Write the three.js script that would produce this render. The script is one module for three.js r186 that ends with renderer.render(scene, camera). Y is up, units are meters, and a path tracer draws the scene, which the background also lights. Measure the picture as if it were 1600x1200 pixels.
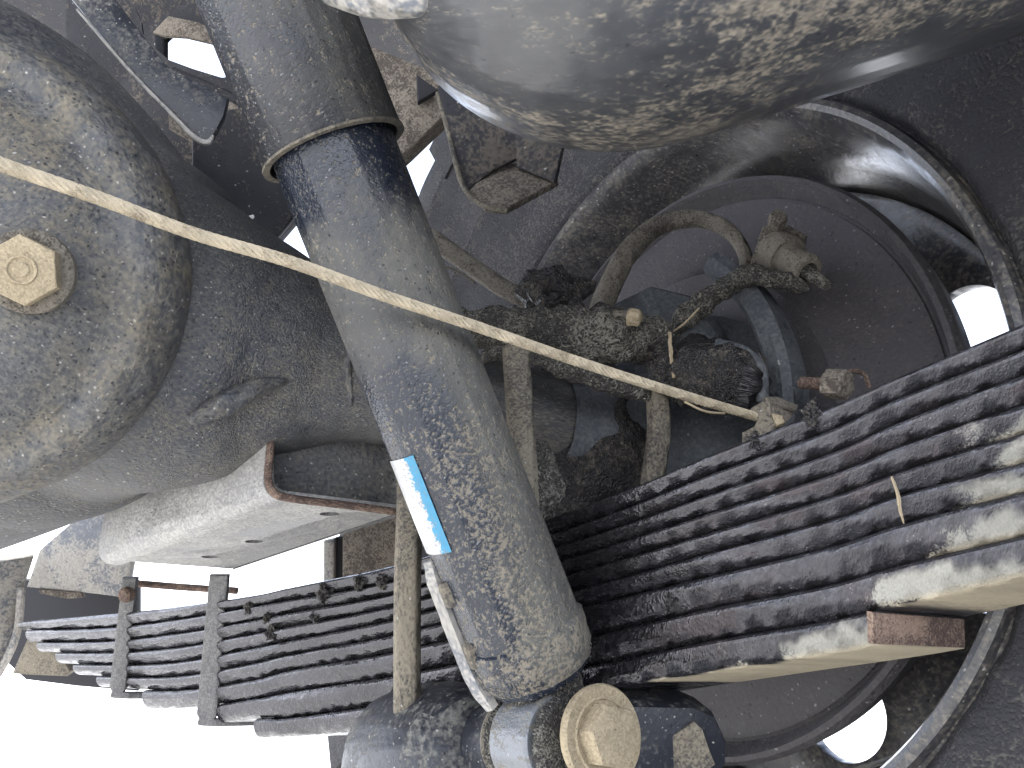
import * as THREE from 'three';
import { mergeGeometries, mergeVertices, toCreasedNormals } from 'three/addons/utils/BufferGeometryUtils.js';
import { ImprovedNoise } from 'three/addons/math/ImprovedNoise.js';

// ------------------------------------------------------------ camera, sky, sun, exposure
const scene = new THREE.Scene();
const camera = new THREE.PerspectiveCamera(50, 4 / 3, 0.02, 400);
const PITCH = 20 * Math.PI / 180;
camera.position.set(0, 0.43, 0);
camera.rotation.set(PITCH, 0, 0);
camera.updateMatrixWorld(true);

const renderer = new THREE.WebGLRenderer({ antialias: true });
renderer.toneMapping = THREE.LinearToneMapping;
renderer.toneMappingExposure = 2.6;
renderer.shadowMap.enabled = true;

const SUN_AZ = -75 * Math.PI / 180, SUN_EL = 55 * Math.PI / 180;
const sunDir = new THREE.Vector3(Math.sin(SUN_AZ) * Math.cos(SUN_EL), Math.sin(SUN_EL), -Math.cos(SUN_AZ) * Math.cos(SUN_EL));
{
  const W = 512, H = 256, d = new Float32Array(W * H * 4);
  for (let j = 0; j < H; j++) for (let i = 0; i < W; i++) {
    const el = ((j + 0.5) / H - 0.5) * Math.PI;             // rows run from the bottom up
    const h = Math.max(0, Math.sin(el)), k = Math.pow(1 - h, 3.2), o = (j * W + i) * 4;
    const az = ((i + 0.5) / W - 0.5) * 2 * Math.PI + Math.PI / 2, x = Math.cos(el) * Math.sin(az), z = -Math.cos(el) * Math.cos(az);   // texture centre looks along +x
    const c = Math.max(0, x * sunDir.x + Math.sin(el) * sunDir.y + z * sunDir.z), g = Math.pow(c, 10) * 1.2 + Math.pow(c, 2) * 0.35;
    d[o] = 0.28 + 2.3 * k + g; d[o + 1] = 0.42 + 2.24 * k + g * 0.96; d[o + 2] = 0.72 + 2.1 * k + g * 0.88; d[o + 3] = 1;
    if (el < 0) { d[o] = 0.5; d[o + 1] = 0.49; d[o + 2] = 0.47; }
  }
  const sky = new THREE.DataTexture(d, W, H, THREE.RGBAFormat, THREE.FloatType);
  sky.mapping = THREE.EquirectangularReflectionMapping;
  sky.magFilter = THREE.LinearFilter; sky.minFilter = THREE.LinearFilter;
  sky.needsUpdate = true;
  scene.background = sky; scene.environment = sky;
  scene.backgroundIntensity = 1; scene.environmentIntensity = 1;
}
const sun = new THREE.DirectionalLight(new THREE.Color().setRGB(1, 0.965, 0.91), 4.8);
sun.position.copy(sunDir).multiplyScalar(12); sun.target.position.set(0, 0.4, -0.6);
sun.castShadow = true; sun.shadow.mapSize.set(2048, 2048);
Object.assign(sun.shadow.camera, { left: -6, right: 6, top: 6, bottom: -6, near: 0.5, far: 40 });
scene.add(sun, sun.target);

// ------------------------------------------------------------ frames of reference
const F = 600 / Math.tan(25 * Math.PI / 180);
const V3 = (x, y, z) => new THREE.Vector3(x, y, z);
/** a point of the underbody, given by where it is sighted from the camera stand and its distance in metres */
const P = (px, py, d) => camera.localToWorld(V3((px - 800) / F * d, (600 - py) / F * d, -d));
const PL = (a) => a.map(([x, y, d]) => P(x, y, d));
const cv = (x, y, z) => V3(x, y, -z).transformDirection(camera.matrixWorld);
const AX = cv(0.83, -0.19, 0.52);                                          // along the axle, outwards
const CW = camera.localToWorld(V3(0.102, -0.044, -0.575));                 // wheel centre, at the rim's inner edge
const CU = V3(0, 1, 0).addScaledVector(AX, -AX.y).normalize();
const CVv = CU.clone().cross(AX).normalize().multiplyScalar(1);
const lerp = (a, b, t) => a + (b - a) * t;
const sm = (a, b, x) => { const t = Math.min(1, Math.max(0, (x - a) / (b - a))); return t * t * (3 - 2 * t); };
let seed = 7;
const rnd = () => { seed = (seed * 1664525 + 1013904223) >>> 0; return seed / 4294967296; };

// ------------------------------------------------------------ noise and materials
function lattice(N, f, s) {                                                // tileable value noise
  const g = new Float32Array(f * f); let q = s * 7919 + 13;
  for (let i = 0; i < g.length; i++) { q = (q * 1664525 + 1013904223) >>> 0; g[i] = q / 4294967296; }
  const out = new Float32Array(N * N), xi = new Int32Array(N), xt = new Float32Array(N);
  for (let x = 0; x < N; x++) { const p = x / N * f; xi[x] = Math.floor(p); const t = p - xi[x]; xt[x] = t * t * (3 - 2 * t); }
  for (let y = 0; y < N; y++) {
    const r0 = (xi[y] % f) * f, r1 = ((xi[y] + 1) % f) * f, ty = xt[y];
    for (let x = 0; x < N; x++) {
      const a = xi[x] % f, b = (xi[x] + 1) % f, tx = xt[x];
      const u = g[r0 + a] + (g[r0 + b] - g[r0 + a]) * tx, v = g[r1 + a] + (g[r1 + b] - g[r1 + a]) * tx;
      out[y * N + x] = u + (v - u) * ty;
    }
  }
  return out;
}
function fbm(N, f, oct, s, gain = 0.55) {
  const out = new Float32Array(N * N); let amp = 1, tot = 0;
  for (let o = 0; o < oct && f <= N / 2; o++, f *= 2) {
    const l = lattice(N, f, s + o * 31);
    for (let i = 0; i < out.length; i++) out[i] += l[i] * amp;
    tot += amp; amp *= gain;
  }
  for (let i = 0; i < out.length; i++) out[i] /= tot;
  return out;
}
const s8 = (v) => { v = Math.min(1, Math.max(0, v)); return Math.round(255 * (v <= 0.0031308 ? v * 12.92 : 1.055 * Math.pow(v, 1 / 2.4) - 0.055)); };
function tex(data, w, h, srgb, wrap = true) {
  const t = new THREE.DataTexture(data, w, h, THREE.RGBAFormat, THREE.UnsignedByteType);
  if (srgb) t.colorSpace = THREE.SRGBColorSpace;
  t.magFilter = THREE.LinearFilter; t.minFilter = THREE.LinearMipmapLinearFilter; t.generateMipmaps = true;
  t.wrapS = t.wrapT = wrap ? THREE.RepeatWrapping : THREE.ClampToEdgeWrapping; t.needsUpdate = true;
  return t;
}
/** specks: small discs stamped into an N x N field */
function specks(N, n, r0, r1, s) {
  const out = new Float32Array(N * N); let q = s * 977 + 5;
  const rr = () => { q = (q * 1664525 + 1013904223) >>> 0; return q / 4294967296; };
  for (let k = 0; k < n; k++) {
    const cx = rr() * N, cy = rr() * N, r = r0 + (r1 - r0) * Math.pow(rr(), 3), st = 0.7 + rr() * 0.8, an = rr() * 3.14, v = 0.5 + rr() * 0.5;
    const R = Math.ceil(r * 1.6);
    for (let y = -R; y <= R; y++) for (let x = -R; x <= R; x++) {
      const u = (x * Math.cos(an) + y * Math.sin(an)) / st, w = (-x * Math.sin(an) + y * Math.cos(an)) * st, dd = Math.sqrt(u * u + w * w) / r;
      if (dd < 1) { const i = ((Math.floor(cy + y) + N) % N) * N + (Math.floor(cx + x) + N) % N; out[i] = Math.max(out[i], v * Math.min(1, (1 - dd) * 2.5)); }
    }
  }
  return out;
}
/** painted or bare metal under road dirt: base colour, dirt colour, how much dirt and how it lies */
function dirty(o) {
  const q = Object.assign({ N: 1024, size: 0.3, base: [0.025, 0.026, 0.03], dirt: [0.3, 0.265, 0.2], second: null, amount: 0.5, soft: 0.18, f: 4, grain: 0.35,
    pits: 1500, chips: 700, pitR: 3.2, chipR: 2.6, chip: [0.55, 0.53, 0.48], rb: 0.35, rd: 0.9, metal: 0, bump: 0.0006, s: 1, stretch: 1, clear: 0, spec: 1 }, o);
  const N = q.N, lo = fbm(N, q.f, 4, q.s), mid = fbm(N, q.f * 6, 4, q.s + 100), hi = fbm(N, Math.min(N / 4, q.f * 40), 3, q.s + 200, 0.7), tone = fbm(N, 3, 3, q.s + 300);
  const pit = specks(N, q.pits, 1, q.pitR, q.s + 1), chip = specks(N, q.chips, 0.8, q.chipR, q.s + 2);
  const col = new Uint8Array(N * N * 4), rgh = new Uint8Array(N * N * 4);
  for (let i = 0; i < N * N; i++) {
    const c = lo[i] * 0.6 + mid[i] * 0.4 + (hi[i] - 0.5) * q.grain;
    let m = sm(1 - q.amount - q.soft, 1 - q.amount + q.soft, c * 1.6 - 0.3);
    m *= 1 - 0.85 * pit[i];
    const t = 0.72 + 0.56 * tone[i] + (hi[i] - 0.5) * 0.5, b2 = q.second ? sm(0.36, 0.74, tone[i] * 0.6 + mid[i] * 0.4) : 0;
    const k = chip[i];
    for (let ch = 0; ch < 3; ch++) {
      const dcol = q.second ? lerp(q.dirt[ch], q.second[ch], b2) : q.dirt[ch];
      let v = lerp(q.base[ch] * (0.8 + 0.4 * mid[i]), dcol * t, m);
      v *= 1 - 0.6 * pit[i]; v = lerp(v, q.chip[ch], k * 0.75);
      col[i * 4 + ch] = s8(v);
    }
    col[i * 4 + 3] = 255;
    const r = lerp(lerp(q.rb, q.rb * 1.5, mid[i]), q.rd, Math.min(1, m * 1.3));
    rgh[i * 4 + 1] = Math.round(255 * Math.min(1, r)); rgh[i * 4 + 3] = 255;
    const hgt = 0.35 + 0.25 * m + (hi[i] - 0.5) * 0.45 + (mid[i] - 0.5) * 0.35 - 0.3 * pit[i] + 0.35 * k;
    rgh[i * 4] = Math.round(255 * Math.min(1, Math.max(0, hgt)));              // red: height, green: roughness
  }
  const set = [tex(col, N, N, true), tex(rgh, N, N)];
  for (const t of set) t.repeat.set(1 / q.size, q.stretch / q.size);
  const m = new THREE.MeshPhysicalMaterial({ map: set[0], roughnessMap: set[1], roughness: 1, bumpMap: set[1], bumpScale: q.bump, metalness: q.metal, clearcoat: q.clear, clearcoatRoughness: 0.25, specularIntensity: q.spec });
  return m;
}
const M = {
  housing: dirty({ s: 11, size: 0.3, f: 5, amount: 0.52, soft: 0.9, grain: 1.0, base: [0.045, 0.049, 0.06], dirt: [0.122, 0.119, 0.11], second: [0.138, 0.124, 0.1], rb: 0.42, rd: 0.85, pits: 8000, chips: 3600, pitR: 3, chipR: 2.4, bump: 0.00075 }),
  cover: dirty({ s: 21, size: 0.36, f: 5, amount: 0.5, soft: 1.0, grain: 1.1, base: [0.05, 0.055, 0.066], dirt: [0.128, 0.125, 0.117], second: [0.165, 0.142, 0.104], rb: 0.36, rd: 0.8, pits: 9000, chips: 3600, pitR: 2.6, chipR: 2.2, bump: 0.0007 }),
  blackPaint: dirty({ s: 31, size: 0.26, f: 3, amount: 0.4, soft: 0.3, grain: 0.6, base: [0.02, 0.022, 0.029], dirt: [0.15, 0.145, 0.13], rb: 0.35, pits: 2200, chips: 2200, bump: 0.0005 }),
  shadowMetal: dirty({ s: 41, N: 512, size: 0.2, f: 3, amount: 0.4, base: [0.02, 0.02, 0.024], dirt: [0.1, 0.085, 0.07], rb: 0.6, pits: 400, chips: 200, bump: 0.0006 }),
  rubber: dirty({ s: 61, size: 0.3, f: 6, amount: 0.36, soft: 0.3, grain: 0.7, base: [0.018, 0.018, 0.022], dirt: [0.07, 0.065, 0.06], rb: 0.65, pits: 1200, chips: 1400, chip: [0.16, 0.145, 0.12], bump: 0.0014 }),
  rim: dirty({ s: 71, N: 512, size: 0.22, f: 3, amount: 0.42, soft: 0.5, grain: 0.8, base: [0.045, 0.045, 0.05], dirt: [0.14, 0.125, 0.105], rb: 0.25, rd: 0.5, pits: 400, chips: 400, bump: 0.0002, clear: 0.25 }),
  drum: dirty({ s: 81, N: 512, size: 0.2, f: 3, amount: 0.35, soft: 0.5, grain: 0.8, base: [0.04, 0.037, 0.042], dirt: [0.066, 0.06, 0.06], rb: 0.5, pits: 500, chips: 520, chip: [0.28, 0.26, 0.25], bump: 0.0005 }),
  knuckle: dirty({ s: 91, N: 512, size: 0.2, f: 4, amount: 0.5, soft: 0.5, grain: 0.8, base: [0.038, 0.044, 0.054], dirt: [0.085, 0.09, 0.094], rb: 0.45, pits: 500, chips: 260, bump: 0.0005 }),
  mud: dirty({ s: 101, N: 512, size: 0.1, f: 5, amount: 0.55, soft: 0.3, grain: 0.8, base: [0.04, 0.037, 0.034], dirt: [0.16, 0.15, 0.125], rb: 0.9, pits: 1200, chips: 700, bump: 0.003 }),
  grease: dirty({ s: 111, N: 512, size: 0.08, f: 6, amount: 0.35, base: [0.012, 0.011, 0.012], dirt: [0.07, 0.06, 0.05], rb: 0.3, rd: 0.7, pits: 500, chips: 200, bump: 0.0025 }),
  rod: dirty({ s: 121, N: 512, size: 0.12, f: 4, amount: 0.62, soft: 0.4, grain: 0.6, base: [0.055, 0.05, 0.046], dirt: [0.175, 0.152, 0.115], rb: 0.6, pits: 700, chips: 160, bump: 0.0005 }),
  tan: dirty({ s: 131, N: 512, size: 0.09, f: 4, amount: 0.75, soft: 0.6, grain: 0.5, base: [0.22, 0.175, 0.11], dirt: [0.36, 0.295, 0.195], rb: 0.6, pits: 500, chips: 60, pitR: 2.6, bump: 0.0003 }),
  plate: dirty({ s: 141, N: 1024, size: 0.2, f: 4, amount: 0.6, soft: 0.7, grain: 0.7, base: [0.19, 0.19, 0.195], dirt: [0.36, 0.35, 0.33], rb: 0.3, rd: 0.6, pits: 3000, chips: 300, bump: 0.0004 }),
  greyPaint: dirty({ s: 151, N: 512, size: 0.2, f: 4, amount: 0.5, base: [0.14, 0.15, 0.17], dirt: [0.33, 0.31, 0.28], rb: 0.5, pits: 260, chips: 100, bump: 0.0003 }),
  brown: dirty({ s: 161, N: 512, size: 0.15, f: 4, amount: 0.6, soft: 0.3, grain: 0.6, base: [0.08, 0.066, 0.055], dirt: [0.21, 0.18, 0.145], rb: 0.8, pits: 900, chips: 160, bump: 0.0006 }),
  rust: dirty({ s: 171, N: 512, size: 0.08, f: 4, amount: 0.5, soft: 0.3, grain: 0.5, base: [0.07, 0.045, 0.038], dirt: [0.2, 0.14, 0.105], rb: 0.75, pits: 400, chips: 80, bump: 0.0005 }),
  clip: dirty({ s: 181, N: 512, size: 0.1, f: 4, amount: 0.55, soft: 0.5, grain: 0.6, base: [0.08, 0.08, 0.084], dirt: [0.17, 0.165, 0.16], rb: 0.5, pits: 300, chips: 60, bump: 0.0004 }),
  hoseTan: dirty({ s: 191, N: 512, size: 0.1, f: 4, amount: 0.6, soft: 0.3, grain: 0.6, base: [0.07, 0.06, 0.05], dirt: [0.17, 0.15, 0.12], rb: 0.85, pits: 600, chips: 120, bump: 0.0007 }),
  ground: dirty({ s: 201, N: 1024, size: 1.6, f: 6, amount: 0.6, base: [0.48, 0.47, 0.45], dirt: [0.66, 0.65, 0.62], rb: 0.95, pits: 3000, chips: 2500, chip: [0.7, 0.68, 0.64], bump: 0.006 }),
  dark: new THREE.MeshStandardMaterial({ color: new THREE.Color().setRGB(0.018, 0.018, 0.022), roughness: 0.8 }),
  straw: new THREE.MeshStandardMaterial({ color: new THREE.Color().setRGB(0.3, 0.24, 0.16), roughness: 0.8 }),
  white: new THREE.MeshStandardMaterial({ color: new THREE.Color().setRGB(0.75, 0.74, 0.7), roughness: 0.5 }),
};

// ------------------------------------------------------------ geometry helpers (all in world metres)
const noise = new ImprovedNoise();
function boxUV(g) {
  if (g.index) g = g.toNonIndexed();
  const p = g.attributes.position, uv = new Float32Array(p.count * 2), a = V3(), b = V3(), c = V3(), n = V3();
  for (let i = 0; i < p.count; i += 3) {
    a.fromBufferAttribute(p, i); b.fromBufferAttribute(p, i + 1); c.fromBufferAttribute(p, i + 2);
    n.copy(b).sub(a).cross(c.clone().sub(a));
    const x = Math.abs(n.x), y = Math.abs(n.y), z = Math.abs(n.z);
    [a, b, c].forEach((v, k) => {
      const o = (i + k) * 2;
      if (x > y && x > z) { uv[o] = v.z; uv[o + 1] = v.y; } else if (y > z) { uv[o] = v.x; uv[o + 1] = v.z; } else { uv[o] = v.x; uv[o + 1] = v.y; }
    });
  }
  g.setAttribute('uv', new THREE.BufferAttribute(uv, 2));
  return g;
}
const finish = (g, crease = 0.6) => boxUV(toCreasedNormals(g.index ? g.toNonIndexed() : g, crease));
function grid(rings, closedU, capA, capB, uvs) {                            // rings: array of arrays of Vector3
  const n = rings[0].length, pos = [], idx = [], uv = [];
  rings.forEach((r, i) => r.forEach((v, j) => { pos.push(v.x, v.y, v.z); if (uvs) uv.push(...uvs(i, j)); }));
  const m = closedU ? n : n - 1;
  for (let i = 0; i + 1 < rings.length; i++) for (let j = 0; j < m; j++) {
    const a = i * n + j, b = i * n + (j + 1) % n, c = a + n, d = b + n;
    idx.push(a, c, b, b, c, d);
  }
  const cap = (i, flip) => {
    const c = V3(); rings[i].forEach((v) => c.add(v)); c.multiplyScalar(1 / n);
    const k = pos.length / 3; pos.push(c.x, c.y, c.z); if (uvs) uv.push(...uvs(i, 0));
    for (let j = 0; j < n; j++) { const a = i * n + j, b = i * n + (j + 1) % n; flip ? idx.push(k, b, a) : idx.push(k, a, b); }
  };
  if (capA) cap(0, false); if (capB) cap(rings.length - 1, true);
  const g = new THREE.BufferGeometry();
  g.setAttribute('position', new THREE.Float32BufferAttribute(pos, 3));
  if (uvs) g.setAttribute('uv', new THREE.Float32BufferAttribute(uv, 2));
  g.setIndex(idx);
  return g;
}
function basis(axis, ref) {
  const e = axis.clone().normalize(), u = ref.clone().addScaledVector(e, -ref.dot(e)).normalize(), v = e.clone().cross(u);
  return [e, u, v];
}
function revolve(O, axis, prof, { seg = 96, ref = V3(0, 1, 0.013), from = 0, to = Math.PI * 2, su = 1, sv = 1, crease = 0.55, raw = false } = {}) {
  const full = Math.abs(to - from - Math.PI * 2) < 1e-6, rings = [];
  if (full) ref = O.clone().sub(camera.position);                             // the seam of the pattern lies on the far side
  const [e, u, v] = basis(axis, ref), arc = [0], rm = Math.max(...prof.map((q) => q[1]));
  for (let i = 1; i < prof.length; i++) arc.push(arc[i - 1] + Math.hypot(prof[i][0] - prof[i - 1][0], prof[i][1] - prof[i - 1][1]));
  for (const [a, r] of prof) {
    const ring = [];
    for (let k = 0; k < (raw && full ? seg : seg + 1); k++) {
      const t = from + (to - from) * k / seg;
      ring.push(O.clone().addScaledVector(e, a).addScaledVector(u, r * Math.cos(t) * su).addScaledVector(v, r * Math.sin(t) * sv));
    }
    rings.push(ring);
  }
  if (raw) return grid(rings, full, false, false);
  return toCreasedNormals(grid(rings, false, false, false, (i, k) => [(from + (to - from) * k / seg) * rm, arc[i]]).toNonIndexed(), crease);
}
/** a round bar along points with a radius at each; ends closed and slightly domed */
function bar(pts, rad, { seg = 20, n = 0, dome = 0.35, rough = 0, freq = 60, crease = 0.9, flat = 1, ref = null } = {}) {
  const curve = new THREE.CatmullRomCurve3(pts, false, 'centripetal'), R = Array.isArray(rad) ? rad : [rad, rad];
  n = n || Math.max(8, pts.length * 8);
  const rings = [], len = curve.getLength(), rmean = R.reduce((a, b) => a + b, 0) / R.length; let N = null, ref0 = null;
  for (let i = 0; i <= n; i++) {
    const t = i / n, c = curve.getPoint(t), T = curve.getTangent(t), k = t * (R.length - 1), q = Math.min(R.length - 2, Math.floor(k)), r = lerp(R[q], R[q + 1], k - q);
    N ??= ref ?? c.clone().sub(camera.position).normalize();                   // seam on the far side
    N = N.clone().addScaledVector(T, -N.dot(T)).normalize(); const B = T.clone().cross(N), Nk = N;
    const ringAt = (c2, s) => { const ring = []; for (let j = 0; j <= seg; j++) { const a = j / seg * Math.PI * 2; ring.push(c2.clone().addScaledVector(Nk, Math.cos(a) * r * s * flat).addScaledVector(B, Math.sin(a) * r * s)); } return ring; };
    ref0 ??= N; 
    if (i === 0 && dome) { rings.push(ringAt(c.clone().addScaledVector(T, -r * dome), 0.55)); rings.push(ringAt(c.clone().addScaledVector(T, -r * dome * 0.6), 0.86)); }
    rings.push(ringAt(c, 1));
    if (i === n && dome) { rings.push(ringAt(c.clone().addScaledVector(T, r * dome * 0.6), 0.86)); rings.push(ringAt(c.clone().addScaledVector(T, r * dome), 0.55)); }
  }
  const uvAt = (i, j) => [j / seg * Math.PI * 2 * rmean, i / rings.length * len];
  let g = grid(rings, false, true, true, uvAt);
  if (rough) return withUV(g, lump(grid(rings, false, true, true), rough, freq), crease);
  return toCreasedNormals(g.toNonIndexed(), crease);
}
function lump(g, amp, freq, keep = null) {                                   // uneven dirt: pushes the surface in and out
  g = mergeVertices(g.deleteAttribute ? (g.deleteAttribute('uv'), g.deleteAttribute('normal'), g) : g, 1e-5); g.computeVertexNormals();
  const p = g.attributes.position, n = g.attributes.normal, v = V3(), m = V3();
  for (let i = 0; i < p.count; i++) {
    v.fromBufferAttribute(p, i); m.fromBufferAttribute(n, i);
    const k = noise.noise(v.x * freq, v.y * freq, v.z * freq) * 0.65 + noise.noise(v.x * freq * 2.3 + 7, v.y * freq * 2.3, v.z * freq * 2.3) * 0.35;
    v.addScaledVector(m, amp * k * (keep ? keep(v) : 1)); p.setXYZ(i, v.x, v.y, v.z);
  }
  g.computeVertexNormals();
  return g;
}
/** moves the lumped surface's points onto the same surface with its unwrapping */
function withUV(g, lumped, crease) {
  const key = new Map(), p = g.attributes.position, src = g.clone();
  const flat = mergeVertices((() => { const c = src.clone(); c.deleteAttribute('uv'); return c; })(), 1e-5);
  flat.computeVertexNormals();
  const K = (x, y, z) => Math.round(x * 1e5) + ',' + Math.round(y * 1e5) + ',' + Math.round(z * 1e5);
  for (let i = 0; i < flat.attributes.position.count; i++) key.set(K(flat.attributes.position.getX(i), flat.attributes.position.getY(i), flat.attributes.position.getZ(i)), i);
  const q = lumped.attributes.position;
  for (let i = 0; i < p.count; i++) { const k = key.get(K(p.getX(i), p.getY(i), p.getZ(i))); if (k !== undefined) p.setXYZ(i, q.getX(k), q.getY(k), q.getZ(k)); }
  return toCreasedNormals(g.toNonIndexed(), crease);
}
/** a flat plate with bevelled edges through the given outline; thickness goes away from the camera */
function plate(pts, thick, { bevel = 0.0012, holes = [], wobble = 0 } = {}) {
  const c = V3(); pts.forEach((p) => c.add(p)); c.multiplyScalar(1 / pts.length);
  const n = V3();
  pts.forEach((p, i) => { const q = pts[(i + 1) % pts.length]; n.x += (p.y - q.y) * (p.z + q.z); n.y += (p.z - q.z) * (p.x + q.x); n.z += (p.x - q.x) * (p.y + q.y); });
  n.normalize(); if (n.dot(camera.position.clone().sub(c)) < 0) n.negate();
  const u = pts[1].clone().sub(pts[0]); u.addScaledVector(n, -u.dot(n)).normalize(); const v = n.clone().cross(u);
  const to2 = (p) => { const d = p.clone().sub(c); return new THREE.Vector2(d.dot(u), d.dot(v)); };
  const sh = new THREE.Shape(pts.map(to2));
  for (const h of holes) sh.holes.push(new THREE.Path(h.map(to2)));
  const g = new THREE.ExtrudeGeometry(sh, { depth: Math.max(1e-4, thick - 2 * bevel), bevelEnabled: bevel > 0, bevelSize: bevel, bevelOffset: -bevel, bevelThickness: bevel, bevelSegments: 2, curveSegments: 8 });
  g.translate(0, 0, -thick + bevel);
  g.applyMatrix4(new THREE.Matrix4().makeBasis(u, v, n).setPosition(c));
  return finish(g, 0.5);
}
const oval = (px, py, d, rx, ry, n = 20, tilt = 0) => Array.from({ length: n }, (_, i) => {
  const a = i / n * Math.PI * 2, x = Math.cos(a) * rx, y = Math.sin(a) * ry;
  return P(px + x * Math.cos(tilt) - y * Math.sin(tilt), py + x * Math.sin(tilt) + y * Math.cos(tilt), d);
});
/** the point where the sight line of (px, py) meets the plane through O with normal n */
function onPlane(px, py, O, n) {
  const d = P(px, py, 1).sub(camera.position), t = O.clone().sub(camera.position).dot(n) / d.dot(n);
  return camera.position.clone().addScaledVector(d, t);
}

// ------------------------------------------------------------ things and parts
const used = {};
const numbered = (n) => { const k = used[n] = (used[n] ?? -1) + 1; return k ? n + '_' + String(k).padStart(3, '0') : n; };
function thing(name, label, category, at, group) {
  const o = new THREE.Group(); o.name = numbered(name); o.position.copy(at); scene.add(o);
  o.userData = { label, category }; if (group) o.userData.group = group;
  return o;
}
function part(name, geo, mat, parent, label) {
  if (Array.isArray(geo)) geo = mergeGeometries(geo.map((g) => { g = g.index ? g.toNonIndexed() : g; for (const k of Object.keys(g.attributes)) if (!['position', 'normal', 'uv'].includes(k)) g.deleteAttribute(k); return g; }));
  let top = parent; while (top.parent && top.parent !== scene) top = top.parent;
  geo.translate(-top.position.x, -top.position.y, -top.position.z);
  const m = new THREE.Mesh(geo, mat); m.name = name; m.castShadow = m.receiveShadow = true; if (label) m.userData.label = label;
  parent.add(m); return m;
}
function structure(name, geo, mat) {
  const m = new THREE.Mesh(geo, mat); m.name = name; m.userData.kind = 'structure'; m.castShadow = m.receiveShadow = true; scene.add(m); return m;
}

// ------------------------------------------------------------ the setting: ground and the truck's floor overhead
{
  const g = new THREE.PlaneGeometry(300, 300); g.rotateX(-Math.PI / 2); g.translate(0, 0, 0);
  structure('ground', boxUV(g), M.ground);
  const t = thing('truck_floor', 'dark steel floor of the truck bed high overhead, behind the frame rail', 'truck bed', V3(0, 1.63, 0.8));
  const roofAt = (px, py) => { const d = P(px, py, 1).sub(camera.position), t = (1.63 - camera.position.y) / d.y; return new THREE.Vector2(d.x * t, -d.z * t); };
  const sh = new THREE.Shape([[-1.25, -2], [1.4, -2], [1.4, 1.54], [-1.25, 1.54]].map((q) => new THREE.Vector2(...q)));
  sh.holes.push(new THREE.Path([[180, 150], [410, 150], [410, -10], [180, -10]].map((q) => roofAt(...q))));
  const roof = new THREE.ExtrudeGeometry(sh, { depth: 0.05, bevelEnabled: false });
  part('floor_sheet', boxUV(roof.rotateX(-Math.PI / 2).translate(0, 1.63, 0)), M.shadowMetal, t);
  for (let k = 0; k < 4; k++) part('floor_beam', boxUV(new THREE.BoxGeometry(2.62, 0.1, 0.06).translate(0.07, 1.578, -0.75 + k * 0.82)), M.shadowMetal, t);
}

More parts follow.
